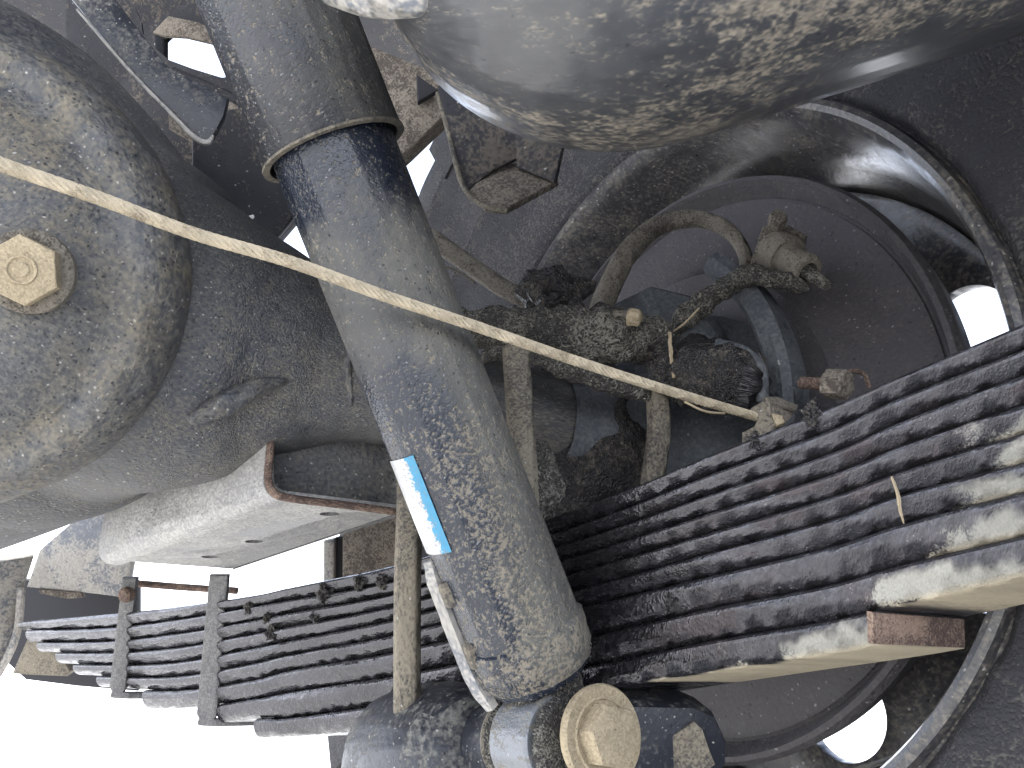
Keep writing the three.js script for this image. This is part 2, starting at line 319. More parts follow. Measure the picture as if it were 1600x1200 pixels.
// ------------------------------------------------------------ drive axle: housing, cover, filler plug, bracket beneath
{
  const t = thing('drive_axle', 'dusty black drive axle with bulging round cover at the left', 'axle', P(0, 420, 0.45));
  const S = [[-260, 420, 0.54, 0.2], [-120, 440, 0.53, 0.19], [0, 470, 0.515, 0.17], [120, 498, 0.492, 0.128], [200, 512, 0.475, 0.105], [270, 530, 0.463, 0.0885], [345, 544, 0.464, 0.078], [420, 556, 0.468, 0.064], [500, 574, 0.47, 0.05], [560, 590, 0.47, 0.038], [640, 614, 0.475, 0.031], [760, 640, 0.497, 0.031], [900, 668, 0.535, 0.031]];
  const pts = S.map(([x, y, d]) => P(x, y, d));
  let h = bar(pts, S.map((s) => s[3]), { seg: 72, n: 120, dome: 0 });
  part('housing', h, M.housing, t);
  // cover: pressed dome with a shoulder and a rolled flange
  const O = P(-110, 420, 0.36), ax = cv(0.12, -0.03, -0.99);
  const prof = [[0.05, 0.0001], [0.05, 0.02], [0.0487, 0.04], [0.0465, 0.055], [0.041, 0.068], [0.033, 0.078], [0.0265, 0.0835], [0.0232, 0.087], [0.0226, 0.0895], [0.0236, 0.0925], [0.0235, 0.0965], [0.02, 0.1005], [0.013, 0.1045], [0.004, 0.107], [-0.012, 0.107], [-0.03, 0.102], [-0.08, 0.085]];
  part('cover', polarUV(lumpFinish(revolve(O, ax, prof, { seg: 160, raw: true }), 0.0016, 22), O, ax), M.cover, t);
  // weld bead that joins tube and bowl
  part('weld_bead', bar(PL([[560, 505, 0.437], [545, 560, 0.432], [548, 620, 0.436], [565, 660, 0.447]]), 0.0022, { rough: 0.001, freq: 300 }), M.housing, t);
  part('rib', bar(PL([[296, 656, 0.39], [350, 632, 0.398], [400, 608, 0.408], [450, 594, 0.42]]), [0.003, 0.006, 0.005, 0.002], { rough: 0.001, freq: 90 }), M.housing, t);
  // filler plug
  const pc = P(45, 420, 0.305), pa = cv(0.55, -0.1, -0.83).normalize();
  const base = O.clone().addScaledVector(ax, 0.0475);
  const pcentre = onPlane(45, 424, base, ax), n2 = cv(0.22, -0.06, -0.97);
  part('washer', revolve(pcentre, n2, [[-0.004, 0.0165], [0.0005, 0.0165], [0.0018, 0.0152], [0.0018, 0.003]], { seg: 40 }), M.hoseTan, t);
  const plug = part('filler_plug', hexHead(pcentre.clone().addScaledVector(n2, 0.0018), n2, 0.0136, 0.006, 0.12), M.tan, t, 'tan hexagonal filler plug with a round dimple');
  part('dimple_rim', revolve(pcentre.clone().addScaledVector(n2, 0.0084), n2, [[-0.001, 0.0056], [0.0004, 0.0056], [0.0004, 0.0049], [-0.0004, 0.0042], [-0.0002, 0.0032], [0.0005, 0.0026], [0.0006, 0.0001]], { seg: 32 }), M.tan, plug);
  // channel bracket welded beneath the housing
  const A = P(436, 776, 0.43), n = AX.clone(), A2 = P(178, 876, 0.55), B = A.clone().addScaledVector(n, 0.072), B2 = A2.clone().addScaledVector(n, 0.078);
  const cc = A.clone().add(B).add(A2).add(B2).multiplyScalar(0.25), pn = B.clone().sub(A).cross(A2.clone().sub(A)).normalize();
  const hole = (x, y) => { const c0 = onPlane(x, y, cc, pn); return Array.from({ length: 16 }, (_, i) => c0.clone().addScaledVector(n, Math.cos(i / 8 * Math.PI) * 0.0062).addScaledVector(A2.clone().sub(A).normalize(), Math.sin(i / 8 * Math.PI) * 0.0062)); };
  const br = part('bracket', plate([A, B, B2, A2], 0.004, { holes: [hole(515, 803), hole(397, 846), hole(328, 870)] }), M.plate, t, 'pale channel bracket with three round holes beneath the housing');
  const al = A2.clone().sub(A), up = pn.y > 0 ? pn : pn.clone().negate(), chan = [];
  for (let k = 0; k <= 16; k++) {
    const q = k / 16, o = A.clone().addScaledVector(al, q * 1.02), H = lerp(0.036, 0.038, q), ring = [];
    const add = (sx, hy) => ring.push(o.clone().addScaledVector(n, sx).addScaledVector(up, hy));
    add(-0.009, H); for (let a = 0; a <= 6; a++) { const t2 = a / 6 * Math.PI / 2; add(0.001 - 0.01 * Math.cos(t2), 0.008 - 0.01 * Math.sin(t2)); }
    add(0.006, -0.002); add(0.006, 0.0012); for (let a = 6; a >= 0; a--) { const t2 = a / 6 * Math.PI / 2; add(0.001 - 0.0065 * Math.cos(t2), 0.008 - 0.0065 * Math.sin(t2)); } add(-0.0055, H);
    chan.push(ring);
  }
  part('side_wall', finish(grid(chan, true, true, true), 0.7), M.plate, br);
  part('rear_wall', plate([B, B2, B2.clone().addScaledVector(up, 0.03), B.clone().addScaledVector(up, 0.05)], 0.003), M.housing, br);
  part('web', plate(PL([[408, 676, 0.45], [650, 690, 0.487], [650, 800, 0.487], [436, 774, 0.453]]), 0.01, { bevel: 0.001 }), M.housing, br);
  const lip = (sx, hy) => A.clone().addScaledVector(al.clone().normalize(), -0.0012).addScaledVector(n, sx).addScaledVector(up, hy);
  part('front_edge', bar([lip(-0.0072, 0.036), lip(-0.0072, 0.02), lip(-0.0072, 0.0095), lip(-0.0055, 0.0035), lip(-0.002, 0.0005), lip(0.004, -0.0004), lip(0.04, -0.0006), lip(0.0715, -0.001)], 0.0022, { seg: 10, n: 60 }), M.rust, br, 'rusty raw front edge of the bracket');
}
function polarUV(g, O, axis) {                                              // unwrapped round the axis; the seam lies on the far left
  const [e, u, v] = basis(axis, cv(1, 0, 0)), p = g.attributes.position, uv = new Float32Array(p.count * 2), q = V3();
  for (let i = 0; i < p.count; i++) { q.fromBufferAttribute(p, i).sub(O); uv[i * 2] = Math.atan2(q.dot(v), q.dot(u)) * 0.1; uv[i * 2 + 1] = Math.hypot(q.dot(u), q.dot(v)) - q.dot(e) * 0.5; }
  for (let i = 0; i < p.count; i += 3) { const mx = Math.max(uv[i * 2], uv[i * 2 + 2], uv[i * 2 + 4]); for (let k = 0; k < 3; k++) if (mx - uv[(i + k) * 2] > 0.3) uv[(i + k) * 2] += Math.PI * 0.2; }
  g.setAttribute('uv', new THREE.BufferAttribute(uv, 2)); return g;
}
function lumpFinish(g, amp, freq) { return finish(lump(g, amp, freq), 0.8); }
function hexHead(O, axis, R, h, turn = 0) {
  const [e, u, v] = basis(axis, V3(0, 1, 0.02)), ring = (a, r, rr) => Array.from({ length: 48 }, (_, k) => {
    const t = k / 48 * Math.PI * 2, s = ((t % (Math.PI / 3)) + Math.PI / 3) % (Math.PI / 3) - Math.PI / 6, hexR = R * Math.cos(Math.PI / 6) / Math.cos(s), q = Math.min(hexR, rr ?? 9) * r;
    return O.clone().addScaledVector(e, a).addScaledVector(u, Math.cos(t + turn) * q).addScaledVector(v, Math.sin(t + turn) * q);
  });
  return finish(grid([ring(-0.002, 1), ring(h * 0.93, 1), ring(h, 0.975, R * 0.97), ring(h + 0.0003, 0.9, R * 0.9), ring(h + 0.0004, 0.02)], true, false, true), 0.45);
}

// ------------------------------------------------------------ leaf spring
const SD = (x) => 1 / (1.316 + (3.45 - 1.316) * (x - 30) / 1570);           // distance of the spring's near face along its run
const LX = [30, 165, 273, 400, 440, 620, 920, 1100, 1300, 1400, 1600];
const LY = [
  [971, 959, 947, 928, 919, 880, 785, 711, 630, 586, 501], [984, 980, 967, 945, 938, 904, 812, 741, 666, 619, 541],
  [1003, 1001, 989, 967, 958, 925, 836, 772, 703, 657, 580], [1018, 1019, 1011, 988, 980, 944, 860, 801, 737, 695, 627],
  [1034, 1038, 1034, 1010, 1002, 965, 886, 832, 772, 735, 672], [1050, 1056, 1056, 1034, 1024, 989, 914, 863, 808, 772, 718],
  [1068, 1074, 1078, 1060, 1048, 1016, 943, 899, 850, 817, 764], [1100, 1104, 1107, 1090, 1082, 1053, 992, 950, 910, 881, 833],
  [1135, 1137, 1138, 1122, 1122, 1095, 1039, 1001, 966, 944, 897], [1165, 1165, 1165, 1153, 1152, 1135, 1079, 1050, 1019, 1000, 960]];
function curveAt(ys, x) {                                                   // monotone-ish cubic through the sightings
  let i = 0; while (i < LX.length - 2 && x > LX[i + 1]) i++;
  const m = (k) => { const a = Math.max(0, k - 1), b = Math.min(LX.length - 1, k + 1); return (ys[b] - ys[a]) / (LX[b] - LX[a]); };
  const h = LX[i + 1] - LX[i], t = (x - LX[i]) / h;
  return (2 * t ** 3 - 3 * t * t + 1) * ys[i] + (t ** 3 - 2 * t * t + t) * h * m(i) + (-2 * t ** 3 + 3 * t * t) * ys[i + 1] + (t ** 3 - t * t) * h * m(i + 1);
}
{
  const t = thing('leaf_spring', 'greasy black pack of nine spring leaves running across the lower half', 'leaf spring', P(744, 1000, SD(744)));
  const W = 0.066;
  const range = [[28, 1690], [40, 1690], [57, 1690], [86, 1690], [114, 1690], [150, 1690], [222, 1690], [338, 1690], [396, 1362]];
  range.forEach(([xa, xb], k) => {
    const n = 150, rings = [], prof = [], gap = 0.985;
    // outline of one leaf: near edge rounded; runs top far -> top near -> bottom near -> bottom far
    const q = (s, h) => prof.push([s, h]);
    q(1, 1); q(0.97, 1); q(0.6, 1); q(0.2, 1); q(0.075, 1);
    for (let i = 0; i <= 12; i++) { const a = i / 12 * Math.PI, c = Math.sin(a); const hh = 0.5 + 0.5 * Math.cos(a), tt = 1 - hh, z = tt < 0.32 ? (0.32 - tt) / 0.32 : (tt - 0.32) / 0.68; q((tt < 0.32 ? 0.06 : 0.088) * (1 - Math.sqrt(Math.max(0, 1 - z * z * 0.98))), hh); }
    q(0.1, 0); q(0.2, 0); q(0.6, 0); q(0.97, 0); q(1, 0);
    for (let i = 0; i <= n; i++) {
      const x = lerp(xa, xb, i / n), d = SD(x), yt = curveAt(LY[k], x), yb = curveAt(LY[k + 1], x);
      const T = P(x, yt + (yb - yt) * 0.008, d), Bm = P(x, yt + (yb - yt) * (0.008 + gap), d);
      rings.push(prof.map(([s, h]) => {
        const v = Bm.clone().lerp(T, h).addScaledVector(AX, s * W);
        const wv = noise.noise(v.x * 40 + k * 9, v.y * 40, v.z * 40) * 0.0005;
        return s < 0.05 ? v.addScaledVector(AX, -Math.abs(wv)) : v;
      }));
    }
    const vAt = [0]; for (let j = 1; j < prof.length; j++) vAt.push(vAt[j - 1] + Math.hypot((prof[j][0] - prof[j - 1][0]) * W, (prof[j][1] - prof[j - 1][1]) * 0.009) * (j >= 5 && j <= 17 ? 7 : 1));
    const tot = vAt[vAt.length - 1];
    const g = grid(rings, true, true, true, (i, j) => [i / n, vAt[j] / tot]);
    const leaf = part('leaf', toCreasedNormals(g.toNonIndexed(), 0.7), leafMat(k, xa, xb, tot), t, k === 8 ? 'shortest leaf, tan underneath with a rusty cut end' : undefined);
    if (k === 8) {
      const Tn = P(1364, curveAt(LY[8], 1362) + 4, SD(1362) - 0.0015), Bn = P(1366, curveAt(LY[9], 1362) - 1, SD(1362) - 0.0015);
      part('cut_end', plate([Tn, Tn.clone().addScaledVector(AX, W - 0.001), Bn.clone().addScaledVector(AX, W - 0.001), Bn], 0.003, { bevel: 0.0006 }), M.rust, leaf);
    }
  });
  for (const [x, y, q] of [[508, 926, 0.006], [424, 990, 0.005], [562, 908, 0.005], [598, 906, 0.0045], [388, 950, 0.004], [492, 962, 0.004], [416, 966, 0.0035], [1268, 648, 0.005], [1180, 690, 0.004]])
    part('grease_clump', finish(lump(new THREE.IcosahedronGeometry(q * 0.62, 8).scale(1.2, 1.5, 0.6).translate(...P(x, y, SD(x) + 0.0005).toArray()), q * 1.1, 330), 0.9), M.grease, t);
  // rebound clips
  for (const [xa, xb, yt, yb, dd] of [[172, 209, 903, 1090, 0.012], [308, 352, 899, 1132, 0.012]]) {
    const xm = (xa + xb) / 2, d = SD(xm) - 0.004, w = (xb - xa) * 0.72, sl = -16;
    const q = (x, y, e = 0) => P(x, y, d + e);
    const c = [
      plate([q(xa + 18, yt), q(xb + 4, yt), q(xb - 4 + sl * 0.6, yb - 14), q(xb - 12 + sl * 0.5, yb - 3), q(xa + 4, yb - 3), q(xa - 2, yb - 16)], 0.0065, { bevel: 0.0016 }),
      plate([q(xa + 2, yb - 10), q(xa + 30, yb - 8), q(xa + 30, yb - 8).addScaledVector(AX, W + 0.012), q(xa + 2, yb - 10).addScaledVector(AX, W + 0.012)], 0.005, { bevel: 0.0014 }),
    ];
    const m = part('rebound_clip', c, M.clip, t);
    if (xa < 200) part('rivet', revolve(q(xa + 26, yt + 26, -0.001), cv(-0.35, 0, -0.93), [[-0.003, 0.006], [0.0025, 0.006], [0.0045, 0.0045], [0.005, 0.0001]], { seg: 20 }), M.rust, m);
  }
}
function leafMat(k, xa, xb, tot) {
  const w = 2048, h = 128, N = 256, grain = fbm(256, 64, 2, 940 + k, 0.8), blob = fbm(256, 20, 3, 960 + k, 0.6);
  leafMat.a ??= fbm(N, 8, 5, 900); leafMat.b ??= fbm(N, 32, 3, 910, 0.7); leafMat.c ??= fbm(512, 6, 5, 920);
  const A = leafMat.a, Bn = leafMat.b, Cn = leafMat.c;
  const col = new Uint8Array(w * h * 4), rg = new Uint8Array(w * h * 4);
  const chips = specks(512, 900, 0.8, 2.6, 930 + k);
  // dust: how far along each leaf the tan road dust has stuck to its near edge, and the underside of the lowest leaves
  const start = [1700, 1700, 1700, 1545, 1520, 1478, 1500, 1410, 1180][k];
  for (let y = 0; y < h; y++) for (let x = 0; x < w; x++) {
    const px = lerp(xa, xb, x / w), v = y / h * 2 - 1;                        // v: -1 far top, 0 near edge, +1 far bottom
    const i = y * w + x, ai = ((y * 2 + k * 37) % N) * N + ((x >> 1) + k * 61) % N, bi = ((y * 2 + k * 11) % N) * N + (x + k * 91) % N, ci = ((y * 2 + k * 53) % 512) * 512 + (x + k * 133) % 512;
    const gi = ((y * 2) % N) * N + (x * 3 >> 1) % N, n1 = A[((y) % N) * N + ((x >> 2) + k * 61) % N], n2 = grain[gi], n3 = Cn[ci], n4 = blob[gi];
    let m = 0;
    if (k >= 3) m = sm(-20, 26, px - start + (n3 - 0.5) * 260 + (n2 - 0.5) * 50) * sm(-0.12, 0.1, v + (n3 - 0.5) * 0.7) * (k >= 7 ? 1 : 0.85);
    if (k >= 7 && v > 0.12) m = Math.max(m, sm(0.36, 0.46, v + (n3 - 0.5) * 0.3) * (k === 8 ? sm(985, 1010, px + (n3 - 0.5) * 60) : sm(1380, 1420, px)) * (0.75 + 0.35 * n2));
    const rusty = sm(0.5, 0.7, n3) * 0.5 * sm(700, 1200, px);
    const base = [lerp(0.068, 0.07, rusty), lerp(0.067, 0.055, rusty), lerp(0.073, 0.057, rusty)];
    const ch = chips[(y * 4 % 512) * 512 + x % 512] * (1 - m);
    const tan = [0.44, 0.375, 0.265], grey = [0.27, 0.26, 0.225], mix = sm(0.2, 0.5, v);
    for (let c = 0; c < 3; c++) {
      let q = base[c] * (0.7 + 0.6 * n1);
      q = lerp(q, lerp(grey[c], tan[c], mix) * (0.75 + 0.5 * n3) * (0.8 + 0.4 * n2), m);
      q = lerp(q, 0.42, ch * 0.5 * sm(0.35, 0.7, n1));
      col[i * 4 + c] = s8(q);
    }
    col[i * 4 + 3] = 255;
    const r = lerp(0.15 + 0.2 * sm(0.45, 0.65, n4) + 0.22 * sm(950, 1300, px + (n3 - 0.5) * 300), 0.92, m);
    rg[i * 4 + 1] = Math.round(r * 255); rg[i * 4 + 2] = Math.round(255 * (1 - m) * (1 - ch)); rg[i * 4 + 3] = 255;
    const hh = 0.45 + (n2 - 0.5) * 0.55 + (n4 - 0.5) * 0.75 + m * 0.12 + ch * 0.3;
    rg[i * 4] = Math.round(255 * Math.min(1, Math.max(0, hh)));
  }
  const hr = tex(rg, w, h, false, false);
  return new THREE.MeshPhysicalMaterial({ map: tex(col, w, h, true, false), roughnessMap: hr, roughness: 1, metalnessMap: hr, metalness: 0.85, bumpMap: hr, bumpScale: 0.00034 });
}

{
  const t = thing('dry_stem', 'short dry plant stem hanging across the leaves at the right', 'plant stem', P(1405, 780, SD(1400) - 0.004));
  part('stem', bar(PL([[1393, 745, SD(1393) - 0.002], [1403, 772, SD(1403) - 0.003], [1406, 795, SD(1406) - 0.002], [1412, 818, SD(1412) - 0.001]]), [0.0004, 0.0008, 0.0007, 0.0004], { seg: 6, rough: 0.0004, freq: 400 }), M.straw, t);
}

// ------------------------------------------------------------ shock absorber
{
  const T = P(413, -40, 0.358), B = P(842, 1045, 0.372), e = B.clone().sub(T).normalize(), L = B.distanceTo(T);
  const toCam = camera.position.clone().sub(T.clone().lerp(B, 0.5)), at = (y) => T.clone().addScaledVector(e, y);
  const [, f, l] = basis(e, toCam);                                          // f faces the camera; l = e x f
  const left = l.dot(cv(-1, 0, 0)) > 0 ? 1 : -1;
  const t = thing('shock_absorber', 'black shock absorber with blue and white sticker leaning across the middle', 'shock absorber', at(L));
  const r = 0.0272, R = 0.0318, s = (py) => (py + 40) / 1085 * L;            // along the axis, from the sighting height of its middle
  const cylUV = (g, O) => {                                                  // unwrap round the axis, u and v in metres
    g = g.index ? g.toNonIndexed() : g; const p = g.attributes.position, uv = new Float32Array(p.count * 2), v = V3();
    for (let i = 0; i < p.count; i++) { v.fromBufferAttribute(p, i).sub(O); uv[i * 2] = Math.atan2(v.dot(l) * left, -v.dot(f)) / (2 * Math.PI); uv[i * 2 + 1] = v.dot(e) / L; }
    for (let i = 0; i < p.count; i += 3) { const a = [0, 1, 2].map((k) => uv[(i + k) * 2]), mx = Math.max(...a); for (let k = 0; k < 3; k++) if (mx - a[k] > 0.5) uv[(i + k) * 2] += 1; }
    g.setAttribute('uv', new THREE.BufferAttribute(uv, 2)); return g;
  };
  const SH = shockMats();
  const rev = (prof, seg = 120) => cylUV(toCreasedNormals(revolve(T, e, prof, { seg, ref: toCam, raw: true }).toNonIndexed(), 0.6), T);
  part('dust_cover', rev([[s(-160), R], [s(100), R - 0.0002], [s(228), R - 0.0002], [s(230), R - 0.0006], [s(230), R - 0.0018], [s(228), R - 0.0022], [s(60), R - 0.0024]]), SH.cover, t);
  part('body_tube', rev([[s(40), r], [s(300), r], [s(700), r * 0.985], [s(985), r * 0.985]]), SH.body, t);
  part('end_collar', cylUV(toCreasedNormals(lump(revolve(T, e, [[s(976), r * 0.98], [s(980), r * 1.03], [s(990), r * 1.042], [s(1000), r * 1.03], [s(1014), r * 1.025], [s(1026), r * 1.0], [s(1040), r * 0.93], [s(1056), r * 0.82], [s(1068), r * 0.5], [s(1072), 0.0001]], { seg: 120, ref: toCam, raw: true }), 0.0014, 170).toNonIndexed(), 0.6), T), SH.body, t);
  part('lip', cylUV(toCreasedNormals(revolve(T, e, [[s(226), R - 0.0001], [s(227), R + 0.0006], [s(230.5), R + 0.0006], [s(231.5), R - 0.0004], [s(231), R - 0.0024], [s(228), R - 0.0026]], { seg: 140, ref: toCam, raw: true }).toNonIndexed(), 0.6), T), M.rod, t, 'dusty rolled lip of the dust cover');
  // sticker wrapped on the left of the tube
  const patch = (y0, y1, a0, a1, rr, n = 20, m = 8, thick = 0.0005) => {
    const rings = [];
    for (let i = 0; i <= m; i++) {
      const ring = []; const sy = (p) => lerp(s(y0), s(y1), i / m);
      for (let j = 0; j <= n; j++) { const a = lerp(a0, a1, j / n); ring.push(at(sy()).addScaledVector(f, Math.cos(a) * rr).addScaledVector(l, Math.sin(a) * rr * left)); }
      rings.push(ring);
    }
    const g = grid(rings, false, false, false, (i, j) => [j / n, 1 - i / m]); g.computeVertexNormals(); return g.toNonIndexed();
  };
  part('sticker', patch(674, 818, 1.95, 0.62, r * 0.985 + 0.0006), SH.sticker, t, 'white sticker with a torn blue stripe');
  // welded side strip below the sticker, on the left flank
  const strip = [], lug = [];
  for (const [y, a, o] of [[830, 1.36, 0], [865, 1.37, 0.001], [960, 1.38, 0.0015], [1025, 1.36, 0.001], [1064, 1.34, -0.001]]) strip.push(at(s(y)).addScaledVector(f, Math.cos(a) * (r + o)).addScaledVector(l, Math.sin(a) * (r + o) * left));
  part('side_strip', bar(strip, [0.0035, 0.0042, 0.0042, 0.0042, 0.003], { seg: 4, n: 40, dome: 0.1, crease: 0.3, rough: 0.0005, freq: 200, flat: 0.7 }), M.greyPaint, t, 'pale metal strip along the left flank');
  for (const y of [878, 974]) lug.push(bar([at(s(y - 14)).addScaledVector(f, r * 0.4).addScaledVector(l, r * 0.89 * left), at(s(y + 16)).addScaledVector(f, r * 0.4).addScaledVector(l, r * 0.89 * left)], 0.0032, { rough: 0.0015, freq: 220 }));
  part('weld_lump', lug, M.rod, t);
  // neck, eye and bushing
  const b = cv(0.56, 0.3, -0.77), E = P(850, 1158, 0.362);
  part('neck', bar([at(s(1040)), at(s(1075)), E.clone().addScaledVector(b, 0.004)], [0.0175, 0.0165, 0.0175], { seg: 28, rough: 0.001, freq: 120 }), M.mud, t);
  const eye = part('eye', revolve(E, b, [[-0.0145, 0.0145], [-0.0145, 0.0192], [-0.013, 0.0202], [0.013, 0.0202], [0.0145, 0.0192], [0.0145, 0.0145]], { seg: 56 }), SH.eye, t);
  part('rubber_bushing', revolve(E, b, [[-0.021, 0.006], [-0.021, 0.0165], [-0.0185, 0.0195], [-0.0145, 0.0165], [-0.01, 0.016], [0.01, 0.016], [0.0145, 0.0165], [0.0175, 0.019], [0.02, 0.016], [0.02, 0.006]], { seg: 48 }), M.mud, eye);
  // washer and bolt
  const Wc = P(941, 1150, 0.342);
  part('washer', revolve(Wc, b, [[-0.003, 0.004], [-0.003, 0.0198], [-0.001, 0.0206], [0.0008, 0.0206], [0.0018, 0.0198], [0.0012, 0.015], [0.0002, 0.012], [-0.001, 0.0095], [-0.001, 0.004]], { seg: 64 }), M.tan, t, 'broad dished tan washer under the bolt head');
  const bolt = part('bolt', [hexHead(Wc.clone().addScaledVector(b, -0.001), b, 0.0132, 0.0105, 0.35), revolve(Wc, b, [[-0.05, 0.006], [0.001, 0.006]], { seg: 20 })], M.tan, t);
  part('washer_step', revolve(Wc, b, [[0, 0.0158], [0.0014, 0.0154], [0.0016, 0.0145], [0.0006, 0.0138], [-0.001, 0.0128]], { seg: 48 }), M.tan, bolt);
  part('back_washer', revolve(E.clone().addScaledVector(b, -0.0225), b, [[-0.001, 0.004], [-0.001, 0.0185], [0.0008, 0.0192], [0.0016, 0.0182], [0.0016, 0.004]], { seg: 48 }), M.hoseTan, t);
}
function shockMats() {
  const w = 1024, h = 2048, N = 512, lo = fbm(N, 4, 5, 301), mid = fbm(N, 24, 4, 311), hi = fbm(N, 64, 3, 321, 0.75), clot = fbm(N, 14, 4, 331);
  const pit = specks(1024, 2600, 1.2, 4.2, 341), chip = specks(1024, 1900, 1, 3.4, 351);
  const make = (dustAt, base, tan, rb) => {
    const col = new Uint8Array(w * h * 4), rg = new Uint8Array(w * h * 4);
    for (let y = 0; y < h; y++) for (let x = 0; x < w; x++) {
      const i = y * w + x, j = (y % N) * N + (x % N), k2 = (y % 1024) * 1024 + x, jc = (Math.floor(y / 4) % N) * N + ((x * 1) % N);
      const u = (x / w - 0.5) * 2 * Math.PI * -1, v = y / h;                      // u: angle from the camera's side, + to the left
      const [film, lumps] = dustAt(u, v, lo[j], clot[j], mid[j]);
      const f1 = Math.min(1, film * (0.7 + 0.6 * mid[j]) * (1 - 0.6 * pit[k2]));
      const l1 = 0.62 * sm(0.48, 0.68, clot[j] * 0.06 + mid[j] * 0.2 + hi[j] * 0.74 + (lumps - 0.5) * 0.2);
      const grey = [0.115, 0.11, 0.096];
      for (let c = 0; c < 3; c++) {
        let q = lerp(base[c] * (0.8 + 0.4 * mid[j]), grey[c] * (0.8 + 0.4 * lo[j]), f1);
        q = lerp(q, tan[c] * (0.65 + 0.7 * hi[j]), l1 * 0.9); q *= 1 - 0.5 * pit[k2] * (1 - l1);
        q = lerp(q, 0.42, chip[k2] * 0.45);
        col[i * 4 + c] = s8(q);
      }
      col[i * 4 + 3] = 255;
      rg[i * 4 + 1] = Math.round(255 * Math.min(1, lerp(lerp(rb, 0.8, Math.min(1, f1 * 1.25)), 0.95, l1))); rg[i * 4 + 3] = 255;
      const hh = 0.3 + 0.4 * l1 + (hi[j] - 0.5) * 0.35 - 0.2 * pit[k2] + 0.25 * chip[k2] + f1 * 0.05;
      rg[i * 4] = Math.round(255 * Math.min(1, Math.max(0, hh)));
    }
    const fixed = [tex(col, w, h, true), tex(rg, w, h)];
    return new THREE.MeshPhysicalMaterial({ map: fixed[0], roughnessMap: fixed[1], roughness: 1, bumpMap: fixed[1], bumpScale: 0.0008 });
  };
  // the road dust on the tube: patches with ragged edges, thickest along the middle and right, bare black paint at the lower left and below the cover
  const body = make((u, v, lo, cl, mi) => {
    const edge = (lo - 0.5) * 0.55 + (mi - 0.5) * 0.12;
    const y = v * 1085 - 40;
    let film = sm(-0.15, 0.2, 0.15 - u + edge) * sm(270, 400, y + edge * 300) * 0.85;
    film *= 1 - 0.85 * sm(520, 600, y + u * 60 + edge * 160) * (1 - sm(820, 930, y + edge * 100)) * sm(-0.2, 0.3, u + 0.4);
    film = Math.max(film, 0.55 * sm(300, 380, y + edge * 200) * (1 - sm(480, 560, y + edge * 200)));
    const lumps = sm(560, 700, y + edge * 150) * (0.3 + 0.62 * Math.exp(-Math.pow((u + 0.12 + edge * 0.5) / 0.4, 2))) + sm(970, 985, y) * 0.5;
    return [film, Math.min(1.15, lumps)];
  }, [0.014, 0.018, 0.028], [0.235, 0.2, 0.145], 0.25);
  const cover = make((u, v, lo, cl, mi) => { const e = (lo - 0.5) * 0.8; return [sm(0.25, 0.75, 0.5 - u * 0.35 + e) * 0.55, 0.02]; }, [0.024, 0.025, 0.029], [0.25, 0.21, 0.155], 0.42);
  const eye = dirty({ s: 371, N: 512, size: 0.1, f: 4, amount: 0.35, base: [0.17, 0.18, 0.195], dirt: [0.19, 0.175, 0.145], rb: 0.35, metal: 0.3, pits: 300, chips: 80, bump: 0.0004 });
  // sticker print
  const sw = 256, sh2 = 512, c = new Uint8Array(sw * sh2 * 4), nn = fbm(512, 40, 4, 381), sp = specks(512, 1300, 1, 7, 391);
  for (let y = 0; y < sh2; y++) for (let x = 0; x < sw; x++) {
    const i = (y * sw + x) * 4, j = y * 512 + x, blue = sm(0.84, 0.87, x / sw + (nn[j] - 0.5) * 0.16 + 0.02 * y / sh2), d = sp[j] * 0.7;
    const q = [lerp(0.4, 0.03, blue), lerp(0.4, 0.2, blue), lerp(0.4, 0.33, blue)];
    for (let k = 0; k < 3; k++) c[i + k] = s8(lerp(q[k] * (0.85 + 0.3 * nn[j]), 0.16, d)); c[i + 3] = 255;
  }
  return { body, cover, eye, sticker: new THREE.MeshPhysicalMaterial({ map: tex(c, sw, sh2, true, false), roughness: 0.4 }) };
}

